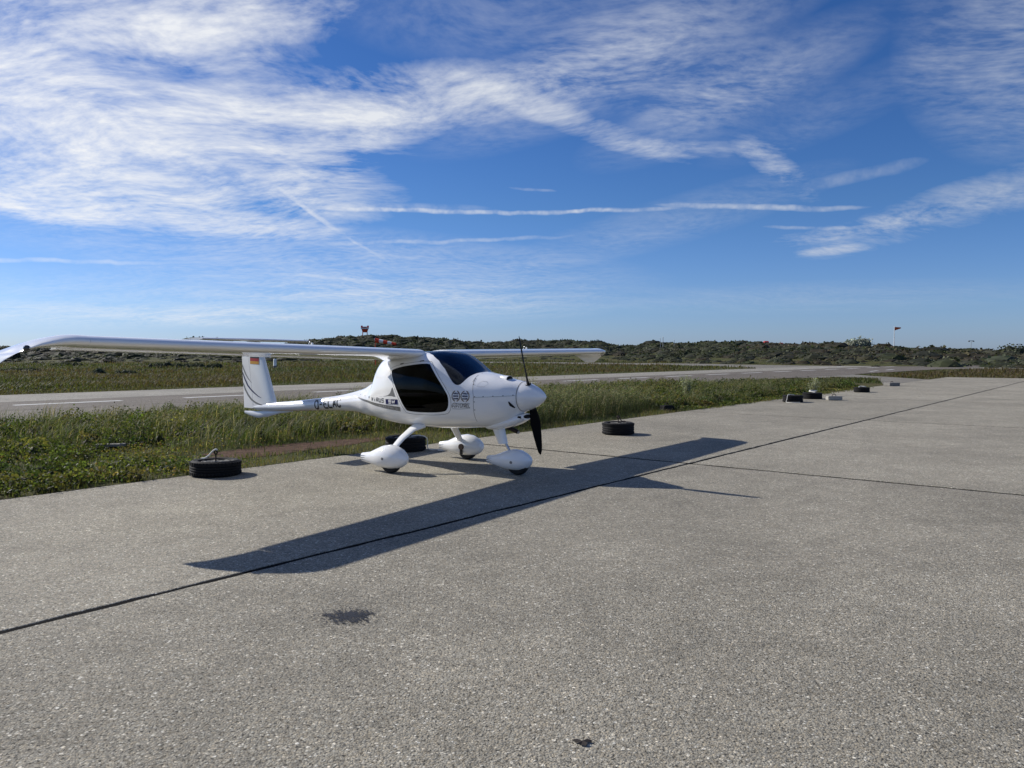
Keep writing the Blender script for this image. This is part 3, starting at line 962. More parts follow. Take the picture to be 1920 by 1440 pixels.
def wing_sec(le, chord, z, inc, roll, y, prof):
    ci, si = math.cos(inc), math.sin(inc); cr, sr = math.cos(roll), math.sin(roll)
    out_ = []
    for x, h in prof:
        px = le-(x*ci+h*si*0)*chord+h*si*chord; pz = (h*ci-x*si)*chord
        out_.append((px, y-pz*sr, z+pz*cr))
    return out_


def wing_at(y):
    """leading edge x, chord, z of nose, incidence at span station y"""
    f = min(max((y-.3)/4.6, 0), 1)
    return .135-.05*f*f, .945-.12*f, 1.592+.080*f, R(6.0-1.6*f)


for sd in (-1, 1):
    main_p = airfoil(26, .145, HINGE); full_p = airfoil(26, .145, 1.0)
    rings = []
    for y in np.linspace(.30, 4.80, 24):
        le, c_, z, inc = wing_at(y); rings.append([(px, sd*py, pz) for px, py, pz in wing_sec(le, c_, z, inc, 0, y, main_p)])
    wing = mesh_obj('wing', *ring_loft(rings), GEL, plane, True, 35)
    wing['label'] = 'near wing with its tip cut by the photo edge' if sd < 0 else 'far wing behind the propeller'
    # flaperon, a little drooped
    rings = []
    for y in np.linspace(.52, 4.79, 20):
        le, c_, z, inc = wing_at(y); hx, hz = le-HINGE*c_*math.cos(inc), z-HINGE*c_*math.sin(inc)+.010
        pts = [(x, h) for x, h in full_p if x >= HINGE+.006]
        dr = R(2)
        up_ = [(x, h) for x, h in pts if h >= 0 or x > .995]
        sec_p = []
        for x, h in pts:
            dx, dz_ = (x-HINGE)*c_, h*c_
            a = inc+dr
            sec_p.append((hx-dx*math.cos(a)+dz_*math.sin(a), sd*y, hz-dx*math.sin(a)+dz_*math.cos(a)-.012))
        rings.append(sec_p)
    mesh_obj('flaperon', *ring_loft(rings), GEL, wing, True, 35)
    # drooped swept tip
    rings = []
    for y, le, te, z, roll in ((4.803, .085, None, None, 0), (4.90, .075, -.745, 1.674, 6), (5.00, .05, -.75, 1.668, 15), (5.09, .0, -.75, 1.654, 27), (5.16, -.06, -.745, 1.638, 34), (5.225, -.14, -.735, 1.606, 44), (5.285, -.23, -.71, 1.562, 52), (5.33, -.32, -.67, 1.512, 56), (5.36, -.40, -.61, 1.468, 58)):
        l0, c0, z0, inc = wing_at(y)
        if te is None: te = l0-c0; le = l0; z = z0
        rings.append([(px, sd*py, pz) for px, py, pz in wing_sec(le, le-te, z, inc*.9, R(roll), y, full_p)])
    tip = mesh_obj('wing_tip', *ring_loft(rings), GEL, wing, True, 50)
    nl = mesh_obj('navigation_light', *lathe([(.0005, .016), (.016, .013), (.027, .004), (.030, -.012), (.0005, -.012)], 18, 'X', (-.152, sd*5.235, 1.603)), MAT['lens_dark'], tip, True)
    # fuel cap and vent on top
    fy = sd*(2.0 if sd < 0 else 2.65); fz_ = 1.690+.012*(sd > 0)
    V1 = tube([(-.20, fy, fz_-.03), (-.20, fy, fz_+.016), (-.20, fy, fz_+.026)], [.014, .014, .006], 10); V2 = tube([(-.26, fy, fz_-.03), (-.26, fy, fz_+.02), (-.245, fy, fz_+.032), (-.23, fy, fz_+.03)], .004, 6)
    cap = mesh_obj('fuel_cap', *V1, MAT['white_paint'], wing, True, 40)
    mesh_obj('fuel_vent', *V2, MAT['steel'], cap, True)

# ---- tail
def slab_section(pts_le, pts_te, zs, thick, prof):
    rings = []
    for le, te, z, th in zip(pts_le, pts_te, zs, thick):
        c_ = le-te
        rings.append([(le-x*c_, h*th, z) for x, h in prof])
    return ring_loft(rings)


sym = [(x, h) for x, h in airfoil(16, 1.0, 1.0)]
def symprof(a, b):
    """symmetric aerofoil between chord fractions a and b, as closed ring (x local 0..1)"""
    up = []
    for k in range(13):
        x = a+(b-a)*.5*(1-math.cos(math.pi*k/12))
        yt = 5*(.2969*math.sqrt(x)-.126*x-.3516*x*x+.2843*x**3-.1036*x**4)
        up.append((x, yt))
    return up[::-1]+[(x, -h) for x, h in up[1:-1]]+[(up[-1][0], -up[-1][1])]


fz = [.70, .90, 1.2, 1.53, 1.832]; fle = [-3.43, -3.51, -3.63, -3.765, -3.90]; fte = [-4.345, -4.355, -4.375, -4.395, -4.41]
ft = [.115, .110, .10, .092, .085]
hf = .66
def tail_y(x, z):
    le, te, th = np.interp(z, fz, fle), np.interp(z, fz, fte), np.interp(z, fz, ft)
    c_ = le-te; f = min(max((le-x)/c_, .002), .999)
    return c_*th*5*(.2969*math.sqrt(f)-.126*f-.3516*f*f+.2843*f**3-.1036*f**4)
fin = mesh_obj('fin', *slab_section(fle, fte, fz, [(a-b)*t_ for a, b, t_ in zip(fle, fte, ft)], symprof(.0001, hf)), GEL, plane, True, 40)
rud = mesh_obj('rudder', *slab_section(fle, fte, [.665, .90, 1.2, 1.53, 1.80], [(a-b)*t_ for a, b, t_ in zip(fle, fte, ft)], symprof(hf+.008, 1.0)), GEL, plane, True, 40)
ty = lambda off: (lambda x, z: (x, -tail_y(x, z)-off, z))
fl = empty('flag_decal', (0, 0, 0)); fl.parent = fin
for q, m_ in enumerate(('flag_black', 'flag_red', 'flag_yellow')):
    decal('flag_stripe', ribbon([(-4.135, 1.552-.050*q), (-3.885, 1.542-.050*q)], .025, ty(.003), .03), m_, fl)
decal('fin_stripe', ribbon([(-4.392, 1.42), (-4.34, 1.33), (-4.27, 1.24), (-4.19, 1.165), (-4.09, 1.105)], [.006, .012, .011, .008, .002], ty(.003), .02), 'decal_grey', rud)
decal('fin_stripe', ribbon([(-4.380, 1.28), (-4.31, 1.17), (-4.22, 1.06), (-4.13, .995), (-4.02, .935), (-3.90, .88), (-3.80, .85)], [.008, .015, .015, .014, .012, .008, .002], ty(.0032), .02), 'decal_navy', fin)
decal('fin_stripe', ribbon([(-4.368, 1.10), (-4.30, .985), (-4.20, .885), (-4.10, .815), (-3.97, .765), (-3.82, .735), (-3.68, .715)], [.010, .017, .018, .017, .014, .009, .002], ty(.0032), .02), 'decal_grey', fin)
# T tail
for sd in (-1, 1):
    rings = []; rings2 = []
    for y in np.linspace(0, 1.08, 10):
        f = y/1.08; le = -3.80-.10*f; c_ = .60-.14*f; r_ = 1 if y < 1.0 else .8
        rings.append([(le-x*c_, sd*y, 1.836+h*c_*.10*r_) for x, h in symprof(.0001, .68)])
        rings2.append([(le-x*c_, sd*y, 1.836+h*c_*.10*r_) for x, h in symprof(.688, 1.0)])
    sb_ = mesh_obj('tailplane', *ring_loft(rings), GEL, plane, True, 40)
    mesh_obj('elevator', *ring_loft(rings2), GEL, sb_, True, 40)
# ventral skid under the tail
rings = [[(x, w_*math.cos(a), z+h_*math.sin(a)) for a in np.linspace(0, 2*math.pi, 14, endpoint=False)] for x, z, w_, h_ in ((-3.05, .648, .004, .006), (-3.35, .628, .018, .022), (-3.7, .585, .020, .055), (-3.95, .560, .018, .058), (-4.15, .570, .014, .045), (-4.33, .590, .006, .020))]
mesh_obj('ventral_fin', *ring_loft(rings), GEL, plane, True, 40)
mesh_obj('rudder_hinge', *box(-4.10, -4.05, -.022, .022, .655, .70), MAT['black_gap'], rud)

# ---- undercarriage
def spat(name, x0, y0, lift, wheel_x, L0, L1, label=None, hs_=1.0):
    prof = [(0, .120, .235, .040), (.06, .112, .243, .052), (.2, .098, .262, .070), (.36, .070, .318, .108), (.5, .058, .362, .134), (.64, .055, .380, .140), (.76, .062, .368, .134), (.87, .085, .330, .110), (.95, .125, .280, .075), (.99, .170, .235, .035), (1.0, .195, .212, .012)]
    prof = [(f, zb, zb+(zt-zb)*hs_, hw*hs_) for f, zb, zt, hw in prof]
    rings = []
    for f, zb, zt, hw in prof:
        x = L0+(L1-L0)*f; zc = (zt+zb)/2
        rings.append([(x, y0+hw*math.copysign(abs(math.cos(a))**.9, math.cos(a)), lift+zc+(zt-zb)/2*math.sin(a)) for a in np.linspace(0, 2*math.pi, 28, endpoint=False)])
    leg_ = empty(name, (0, 0, 0)); leg_.parent = plane
    if label: leg_['label'] = label
    s_ = mesh_obj('wheel_fairing', *ring_loft(rings), GEL, leg_, True, 45)
    # three dark vents at the tail, both sides
    for q in range(3):
        for sgn in (-1, 1):
            V = []
            for k in range(7):
                f = .003+.024*k; x = L0+(L1-L0)*f*(1.25 if q == 1 else 1)
                zb, zt, hw = [np.interp(f, [p[0] for p in prof], [p[i] for p in prof]) for i in (1, 2, 3)]
                zc, hh = (zt+zb)/2, (zt-zb)/2
                for dz_ in (-1, 1):
                    sn = (-.45+.42*q)+dz_*.075*(1-k/6.2); yy = hw*max(1-sn*sn, 0)**.45
                    V.append((x, y0+sgn*(yy+.003), lift+zc+hh*sn))
            decal('vent_stripe', (V, [(2*k, 2*k+1, 2*k+3, 2*k+2) for k in range(6)]), 'decal_dark', s_)
    ax_x = wheel_x-.03
    for sgn in (-1, 1):
        mesh_obj('axle_cap', *lathe([(.0005, sgn*.007), (.017, sgn*.006), (.021, -sgn*.01)], 14, 'Y', (ax_x, y0+sgn*.139*hs_, .20*hs_+lift)), MAT['decal_grey'], s_)
    tw = [(.055, -.036), (.09, -.05), (.135, -.055), (.156, -.045), (.165, -.02), (.165, .02), (.156, .045), (.135, .055), (.09, .05), (.055, .036)]
    wh = mesh_obj('wheel', *lathe([(.0005, -.03), (.055, -.03)]+[(.055, -.036)], 24, 'Y', (wheel_x, y0, .165+lift)), MAT['steel'], leg_, True)
    mesh_obj('tyre', *lathe(tw, 40, 'Y', (wheel_x, y0, .165+lift)), MAT['aircraft_tyre'], wh, True, 45)
    mesh_obj('rim', *lathe([(.055, .03), (.0005, .03)], 24, 'Y', (wheel_x, y0, .165+lift)), MAT['steel'], wh, True)
    return leg_


def blade_leg(name, parent, P, W_, T_):
    """flat sprung leg: width W_ fore and aft, thickness T_"""
    rings = []
    for i, p in enumerate(P):
        a, b = Vector(P[max(i-1, 0)]), Vector(P[min(i+1, len(P)-1)])
        d = (b-a).normalized(); u = (Vector((1, 0, 0))-d*d.x).normalized(); v = d.cross(u)
        rings.append([Vector(p)+u*W_[i]*.5*math.cos(t_)+v*T_[i]*.5*math.sin(t_) for t_ in np.linspace(0, 2*math.pi, 18, endpoint=False)])
    return mesh_obj(name, *ring_loft(rings), GEL, parent, True, 50)


for sd in (-1, 1):
    lift = -.0065*sd*-1 if sd < 0 else .0065
    lift = -.0077 if sd < 0 else .0077
    g = spat('main_gear', 0, sd*.82, lift, -.02, -.56, .275, 'near main wheel under its white fairing' if sd < 0 else 'far main wheel under its white fairing')
    blade_leg('gear_leg', g, [(.03, sd*.30, .60), (.0, sd*.44, .545), (-.045, sd*.58, .44), (-.085, sd*.72, .30), (-.09, sd*.745, .26)], [.26, .16, .13, .11, .10], [.08, .045, .040, .038, .036])
    mesh_obj('brake', *lathe([(.0005, .02), (.03, .02), (.045, .008), (.045, -.012), (.0005, -.012)], 14, 'Y', (-.03, sd*.675, .20+lift)), MAT['rusty_steel'], g, True, 40)
    mesh_obj('brake_slot', *box(-.055, -.015, sd*.684-.012, sd*.684+.012, .085+lift, .19+lift), MAT['black_gap'], g)
g = spat('nose_gear', 0, 0, 0, 1.48, .985, 1.70, None, .87)
fr = [(1.15, .64, .20), (1.185, .54, .18), (1.225, .44, .150), (1.24, .395, .140)]
rings = [[(x+w_*.5*math.cos(a), .045*math.sin(a), z+.12*(w_*.5*math.cos(a))) for a in np.linspace(0, 2*math.pi, 20, endpoint=False)] for x, z, w_ in fr]
mesh_obj('strut_fairing', *ring_loft(rings), GEL, g, True, 50)
mesh_obj('strut', *tube([(1.255, 0, .44), (1.345, 0, .31), (1.385, 0, .24)], .017, 12), MAT['steel'], g, True, 40)
mesh_obj('steering_link', *tube([(1.08, 0, .60), (1.10, 0, .585), (1.13, -.03, .60)], .018, 8), MAT['rusty_steel'], g, True)

# ---- cabin
for sd in (-1, 1):
    y = sd*.25
    st_ = empty('seat', (0, 0, 0)); st_.parent = plane
    prof = [(-.02, .74), (.02, .79), (.40, .82), (.46, .77), (.42, .73)]
    V = [(x, y*.8+w_, z) for w_ in (-.17, .17) for x, z in prof]; n_ = len(prof)
    mesh_obj('seat_cushion', V, [tuple(range(n_)), tuple(range(n_, 2*n_))]+[(k, (k+1) % n_, n_+(k+1) % n_, n_+k) for k in range(n_)], MAT['seat_fabric'], st_, True, 30)
    rings = [[(x+.05*math.cos(a), y+w_*math.copysign(abs(math.sin(a))**.6, math.sin(a)), z) for a in np.linspace(0, 2*math.pi, 16, endpoint=False)] for x, z, w_ in ((.03, .74, .19), (-.06, .92, .20), (-.14, 1.1, .19), (-.20, 1.24, .15), (-.21, 1.26, .12))]
    mesh_obj('seat_back', *ring_loft(rings), MAT['seat_fabric'], st_, True, 40)
    rings = [[(x+.04*math.cos(a), y+w_*math.sin(a), z) for a in np.linspace(0, 2*math.pi, 14, endpoint=False)] for x, z, w_ in ((-.21, 1.27, .06), (-.215, 1.31, .11), (-.22, 1.38, .11), (-.22, 1.42, .07))]
    mesh_obj('headrest', *ring_loft(rings), MAT['seat_fabric'], st_, True, 40)
ip = mesh_obj('instrument_panel', *join(box(.70, .98, -.40, .40, .84, 1.16), box(.66, .96, -.36, .36, 1.16, 1.19)), MAT['cabin_dark'], plane)
mesh_obj('compass', *lathe([(.0005, -.04), (.035, -.03), (.04, 0), (.035, .03), (.0005, .04)], 14, 'Z', (.80, -.02, 1.26)), MAT['cabin_dark'], ip, True)
for k, (y, z) in enumerate(((-.25, 1.04), (-.14, 1.05), (-.02, 1.04), (.12, 1.04), (.24, 1.05))):
    mesh_obj('instrument_dial', *lathe([(.0005, -.004), (.04, -.004), (.042, 0)], 16, 'X', (.697, y, z)), MAT['decal_grey'], ip)
mesh_obj('cabin_floor', *box(-.25, .70, -.24, .24, .64, .665), MAT['cabin_dark'], plane)
stick = mesh_obj('control_stick', *tube([(.42, 0, .66), (.44, 0, .85), (.42, 0, .95)], .012, 8), MAT['steel'], plane, True)
for k, (x, y) in enumerate(((.34, -.05), (.40, -.05), (.43, .03))):
    mesh_obj('lever_knob', *tube([(x, y, .86), (x+.005, y, .885)], .011, 8), MAT['white_paint'], stick, True)

# ------------------------------------------------------------------ tyres used as tie-down weights
def tyre_thing(loc, rad, hgt, label, rz, bolt=True, rope=None, tilt=0):
    root = empty('tie_down_tyre', (loc[0], loc[1], 0), rz)
    root.rotation_euler = (R(tilt), 0, rz)
    tag(root, label, 'tyre', 'old tyres used as tie-down weights')
    ri = rad*.64; h = hgt
    prof = [(ri, .03), (ri+.02, .008), (rad*.86, .0), (rad*.955, .016), (rad*.985, .035)]
    gz = np.linspace(.045, h-.045, 14)
    for k, z in enumerate(gz):
        dip = .012 if k % 4 == 2 else 0
        prof.append((rad*(1.0-.010*abs(k-6.5)/6.5)-dip, float(z)))
    prof += [(rad*.985, h-.035), (rad*.955, h-.016), (rad*.86, h), (ri+.02, h-.008), (ri, h-.03), (ri-.005, h*.5), (ri, .03)]
    body = mesh_obj('tyre_body', *lathe(prof, 56), MAT['rubber'], root, True, 35)
    # tread blocks standing on the shoulders
    V = []; Fc = []
    for k in range(44):
        for z0, z1 in ((.018, .052), (h-.052, h-.018)):
            a0, a1 = 2*math.pi*(k+.12)/44, 2*math.pi*(k+.72)/44
            o = len(V)
            for a in (a0, a1):
                for z in (z0, z1):
                    for r_ in (rad*.955, rad*1.004): V.append((r_*math.cos(a), r_*math.sin(a), z))
            Fc += [tuple(o+i for i in f) for f in ((0, 1, 3, 2), (4, 6, 7, 5), (0, 4, 5, 1), (2, 3, 7, 6), (0, 2, 6, 4), (1, 5, 7, 3))]
    mesh_obj('tread', V, Fc, MAT['rubber'], body)['kind'] = 'stuff'
    # lumpy concrete filling
    V = [(0, 0, h-.015)]; Fc = []
    for j in range(1, 6):
        for k in range(24):
            a = 2*math.pi*k/24; r_ = ri*j/5+.004
            V.append((r_*math.cos(a), r_*math.sin(a), h-.03+.018*random.random()*(j < 5)-.012*(j == 5)))
    Fc += [(0, 1+k, 1+(k+1) % 24) for k in range(24)]
    for j in range(4):
        for k in range(24):
            Fc.append((1+j*24+k, 1+(j+1)*24+k, 1+(j+1)*24+(k+1) % 24, 1+j*24+(k+1) % 24))
    mesh_obj('concrete_filling', V, Fc, MAT['concrete_fill'], root, False)
    if bolt:
        b_ = mesh_obj('ring_bolt', *tube([(0, 0, h-.05), (0, 0, h+.075)], .010, 8), MAT['rusty_steel'], root, True, 40)
        eye = [(0.028*math.cos(a), 0, h+.100+.028*math.sin(a)) for a in np.linspace(0, 2*math.pi, 15)]
        mesh_obj('eye', *tube(eye, .010, 8), MAT['rusty_steel'], b_, True)
    if rope:
        mat, pts, w_ = rope
        P = [Vector(p) for p in pts]; Q = []
        for i in range(len(P)-1):
            p0, p1, p2, p3 = P[max(i-1, 0)], P[i], P[i+1], P[min(i+2, len(P)-1)]
            for k in range(6):
                t_ = k/6
                Q.append(.5*((2*p1)+(p2-p0)*t_+(2*p0-5*p1+4*p2-p3)*t_*t_+(3*p1-p0-3*p2+p3)*t_**3))
        Q.append(P[-1])
        mesh_obj('rope', *tube(Q, w_, 7), MAT[mat], root, True)
    return root


tyre_thing((-3.93, 10.30), .325, .20, 'nearest old tyre, a pale rope hooked on its ring bolt, at the grass edge', R(-30), True,
           ('rope_white', [(.03, 0, .33), (.0, -.01, .335), (-.05, -.02, .30), (-.10, -.03, .25), (-.15, -.05, .215), (-.19, -.06, .21), (-.205, -.07, .205)], .011), -1.5)
tyre_thing((-1.76, 12.86), .335, .235, 'old tyre standing behind the main wheels of the aircraft', R(10), False,
           ('rope_white', [(.10, .05, .225), (.24, -.05, .245), (.345, -.10, .20), (.355, -.11, .05), (.42, -.12, .012), (.60, -.05, .012), (.52, -.22, .012), (.72, -.18, .012), (.66, -.05, .012)], .010))
tyre_thing((2.09, 15.35), .315, .235, 'old tyre with a dark cord, alone on the slab right of the propeller', R(40), True,
           ('rope_dark', [(0, 0, .34), (.03, -.01, .33), (.06, -.03, .26), (.12, -.04, .25), (.16, -.02, .248), (.13, -.07, .245)], .010))
tyre_thing((9.05, 25.15), .315, .225, 'old tyre with a pale rope over its side, first of the three far tyres', R(20), False,
           ('rope_white', [(.05, .0, .235), (-.12, -.08, .25), (-.27, -.10, .24), (-.325, -.12, .10), (-.36, -.14, .012), (-.28, -.34, .012), (-.05, -.40, .012)], .009))
tyre_thing((10.35, 26.9), .325, .215, 'old tyre topped with a heap of pale rope, middle of the three far tyres', R(70), False,
           ('rope_white', [(-.2, -.1, .23), (-.05, .1, .26), (.12, -.05, .25), (.0, -.15, .27), (-.12, .05, .29), (.05, .08, .28), (.18, .0, .24)], .016))
tyre_thing((13.98, 31.2), .30, .20, 'farthest old tyre, beside the end of the grass strip', R(5), False,
           ('rope_white', [(-.15, -.05, .21), (-.02, .06, .235), (.12, -.03, .225), (.2, .05, .21)], .016))


def block(name, loc, size, rz, mat, label, cat, mound=True):
    root = empty(name, (loc[0], loc[1], 0), rz); tag(root, label, cat)
    a, b_, h = size
    bm = bmesh.new(); bmesh.ops.create_cube(bm, size=1.0)
    bmesh.ops.scale(bm, vec=(a, b_, h), verts=bm.verts); bmesh.ops.translate(bm, vec=(0, 0, h/2), verts=bm.verts)
    bmesh.ops.bevel(bm, geom=bm.edges[:], offset=.018, segments=2, affect='EDGES')
    bmesh.ops.subdivide_edges(bm, edges=bm.edges[:], cuts=2, use_grid_fill=True)
    for v in bm.verts: v.co += Vector((random.uniform(-1, 1), random.uniform(-1, 1), random.uniform(-1, 1)))*.004
    me = bpy.data.meshes.new('block'); bm.to_mesh(me); bm.free(); me.materials.append(MAT[mat])
    link(bpy.data.objects.new('block_body', me), root)
    hook = [(-.06, 0, h-.02), (-.06, 0, h+.03), (-.03, 0, h+.06), (.03, 0, h+.06), (.06, 0, h+.03), (.06, 0, h-.02)]
    mesh_obj('lifting_hook', *tube(hook, .012, 8), MAT['rusty_steel'], root, True, 40)
    return root


block('concrete_block', (10.75, 26.05), (.46, .28, .14), R(-2), 'concrete_block', 'pale concrete tie-down block lying in front of the far tyres', 'block')
block('concrete_block', (17.95, 36.9), (.62, .40, .16), R(20), 'concrete_dark', 'grey concrete block at the tip of the grass strip', 'block')
mesh_o = block('stone_block', (*ac(9.2, -5.22),), (.32, .24, .14), R(25), 'rubber', 'dark block half hidden in the grass edge beyond the lone tyre', 'block')

# plank in the weeds
root = empty('weathered_plank', (-6.75, 13.05, .075), R(8)); tag(root, 'grey weathered plank lying in the weeds at the left', 'plank')
V, Fc = box(-.24, .24, -.075, .075, -.02, .022)
mesh_obj('board', V, Fc, MAT['plank_wood'], root); mesh_obj('batten', *box(-.20, -.14, -.085, .085, -.05, -.021), MAT['plank_wood'], root)
# dry leaf on the slab
V = []
for k in range(14):
    a = 2*math.pi*k/14; r_ = .022*(1+.35*math.sin(3*a)+.2*math.sin(5*a+1))
    V.append((r_*1.5*math.cos(a), r_*math.sin(a), .004+.008*math.sin(2*a)**2))
V.append((0, 0, .012))
lf = mesh_obj('dry_leaf', V, [(14, k, (k+1) % 14) for k in range(14)], MAT['dry_leaf']); lf.location = (.285, 3.14, .001)
tag(lf, 'small dark curled leaf on the concrete near the camera', 'leaf')

# white marker post in the field
root = empty('marker_post', (-26.5, 87.4, 0)); tag(root, 'white marker post with grey foot in the field beyond the runway', 'post')
mesh_obj('post', *lathe([(.0005, 1.02), (.13, 1.02), (.175, .98), (.175, .26), (.18, .25)], 20), MAT['white_paint'], root, True, 40)
mesh_obj('foot', *lathe([(.19, .26), (.20, .25), (.21, -.04)], 20), MAT['post_grey'], root, True, 40)

# windsock
ws_p = Vector((-17.8, 102.0, 0))
root = empty('windsock', ws_p); tag(root, 'orange and white striped windsock on a pole before the dunes', 'windsock')
mesh_obj('pole', *tube([(0, 0, 0), (0, 0, 3.55)], [.06, .045], 10), MAT['orange_paint'], root, True, 40)
hp = [(.0+.02, .33*math.cos(a), 3.30+.33*math.sin(a)) for a in np.linspace(0, 2*math.pi, 25)]
mesh_obj('hoop', *tube(hp, .02, 6), MAT['steel'], root, True)
for k in range(5):
    x0, x1 = .04+k*.56, .04+(k+1)*.56; sl_ = -.20
    r0, r1 = .33-.032*k, .33-.032*(k+1)
    rings = [[(x, r_*math.cos(a), 3.30+sl_*(x-.04)*.9+r_*math.sin(a)*(1-.1*abs(math.sin(x*3)))) for a in np.linspace(0, 2*math.pi, 20, endpoint=False)] for x, r_ in ((x0, r0), ((x0+x1)/2, (r0+r1)/2*.98), (x1, r1))]
    mesh_obj('sock_band', *ring_loft(rings, False), MAT['sock_red' if k % 2 == 0 else 'sock_white'], root, True)
root.rotation_euler = (0, 0, R(-12))


def on_dune(u, r):
    azm = math.atan((u-960)/F_PX); z, D, r0 = dune_z(np.array([azm]), np.array([float(r)]))
    return r*math.sin(azm), r*math.cos(azm), float(z[0])


# red and white radar tower on the dune top
x, y, z = on_dune(685, 262); z += .9
root = empty('radar_tower', (x, y, z), R(8)); tag(root, 'red and white radar tower on top of the dune', 'tower')
for sx_ in (-1, 1):
    for sy_ in (-1, 1):
        mesh_obj('leg', *tube([(sx_*.78, sy_*.78, -1.6), (sx_*.7, sy_*.7, 1.7)], .10, 8), MAT['orange_paint'], root)
V = [(sx_*w_, sy_*w_, zz) for zz, w_ in ((1.0, .75), (2.1, 1.05)) for sx_, sy_ in ((-1, -1), (1, -1), (1, 1), (-1, 1))]
mesh_obj('cabin', V, [(0, 3, 2, 1), (4, 5, 6, 7), (0, 1, 5, 4), (1, 2, 6, 5), (2, 3, 7, 6), (3, 0, 4, 7)], MAT['orange_paint'], root)
mesh_obj('platform', *box(-1.25, 1.25, -1.1, 1.1, 2.1, 2.5), MAT['sock_white'], root)
for sx_ in (-1, 1):
    mesh_obj('antenna_box', *box(sx_*1.0-.28, sx_*1.0+.28, -.4, .4, 2.5, 3.2), MAT['hut_red'], root)
mesh_obj('railing', *box(-.7, .7, -1.12, -1.08, 2.5, 2.85), MAT['hut_red'], root)

# flag on the right-hand dune
x, y, z = on_dune(1676, 188)
root = empty('flagpole', (x, y, z-.1)); tag(root, 'white flagpole with small red flag on the green dune top', 'flagpole')
mesh_obj('pole', *tube([(0, 0, 0), (0, 0, 4.6)], [.09, .07], 8), MAT['white_paint'], root, True, 40)
V = []; Fc = []
for k in range(9):
    f = k/8; yy = .10*math.sin(f*6)
    V += [(.04+1.35*f, yy, 4.55-.12*f), (.04+1.35*f, yy, 3.75+.48*f)]
Fc = [(2*k, 2*k+2, 2*k+3, 2*k+1) for k in range(8)]
fo = mesh_obj('flag', V, Fc, MAT['flag_cloth'], root, True)
mesh_obj('finial', *lathe([(.0005, 4.70), (.06, 4.66), (.07, 4.62), (.04, 4.58)], 10), MAT['white_paint'], root, True)

# huts and masts among the scrub
def hut(u, r, w_, h, roof, wall, label, lift=0):
    x, y, z = on_dune(u, r)
    root = empty('hut', (x, y, z+lift), R(15)); tag(root, label, 'hut')
    mesh_obj('wall', *box(-w_/2, w_/2, -w_*.4, w_*.4, -2.2, h), MAT[wall], root)
    V = [(-w_*.56, -w_*.46, h), (w_*.56, -w_*.46, h), (w_*.56, w_*.46, h), (-w_*.56, w_*.46, h), (-w_*.5, 0, h*1.45), (w_*.5, 0, h*1.45)]
    mesh_obj('roof', V, [(0, 1, 5, 4), (2, 3, 4, 5), (0, 4, 3), (1, 2, 5), (3, 2, 1, 0)], MAT[roof], root)
    mesh_obj('door', *box(-.25, .25, -w_*.4-.03, -w_*.4-.002, -.6, h*.75), MAT['post_grey'], root)


hut(1436, 190, 1.0, .55, 'hut_red', 'hut_red', 'small red hut showing above the scrub on the dune', .55)
hut(1464, 190, .75, .4, 'hut_red', 'hut_wall', 'small white hut with red roof beside the red hut on the dune', .5)


def mast(u, r, h, label, lamps=False, th=.07):
    x, y, z = on_dune(u, r)
    root = empty('lamp_mast' if lamps else 'wooden_mast', (x, y, z-.3)); tag(root, label, 'mast', 'thin masts on the dunes')
    mesh_obj('pole', *tube([(0, 0, 0), (0, 0, h)], [th, th*.7], 8), MAT['mast_grey'], root, True, 40)
    if lamps:
        mesh_obj('crossarm', *box(-.7, .7, -.05, .05, h-.1, h), MAT['mast_grey'], root)
        for sx_ in (-.55, .55): mesh_obj('lamp_head', *box(sx_-.2, sx_+.2, -.12, .12, h-.32, h-.1), MAT['post_grey'], root)
    else:
        mesh_obj('cap', *lathe([(.0005, h+.12), (th*1.3, h+.06), (th*1.3, h)], 8), MAT['white_paint'], root, True)


mast(1238, 190, 2.9, 'left one of the two pale masts standing close together on the dune', th=.06)
mast(1243, 190, 3.1, 'right one of the two pale masts standing close together on the dune', th=.09)
mast(1264, 190, 2.3, 'short mast right of the pair of pale masts')
mast(1820, 230, 3.6, 'lamp mast on the dune right of the flag', True)
mast(1910, 232, 3.2, 'lamp mast at the right edge of the picture', True)

# ------------------------------------------------------------------ vegetation
def blades(P, h, w, az, lean, curl, col, tipcol=None):
    """curved grass blades: 5 points, 3 triangles each"""
    N = len(P); dx, dy = np.cos(az), np.sin(az)
    sx_, sy_ = -dy*w*.5, dx*w*.5
    V = np.zeros((N, 5, 3)); z0 = np.zeros(N)
    V[:, 0] = P+np.c_[sx_, sy_, z0]; V[:, 1] = P-np.c_[sx_, sy_, z0]
    m = P+np.c_[dx*lean*h*.35, dy*lean*h*.35, h*.58]
    V[:, 2] = m+np.c_[sx_, sy_, z0]*.75; V[:, 3] = m-np.c_[sx_, sy_, z0]*.75
    V[:, 4] = P+np.c_[dx*(lean+curl)*h, dy*(lean+curl)*h, h*(1-.35*curl)]
    o = np.arange(N)[:, None]*5
    T = np.concatenate([o+np.array([[0, 1, 3]]), o+np.array([[0, 3, 2]]), o+np.array([[2, 3, 4]])])
    C = np.repeat(col[:, None, :], 5, 1)
    if tipcol is not None: C[:, 4] = tipcol; C[:, 2:4] = .5*(C[:, 2:4]+tipcol[:, None])
    return V.reshape(-1, 3), T, C.reshape(-1, 3)


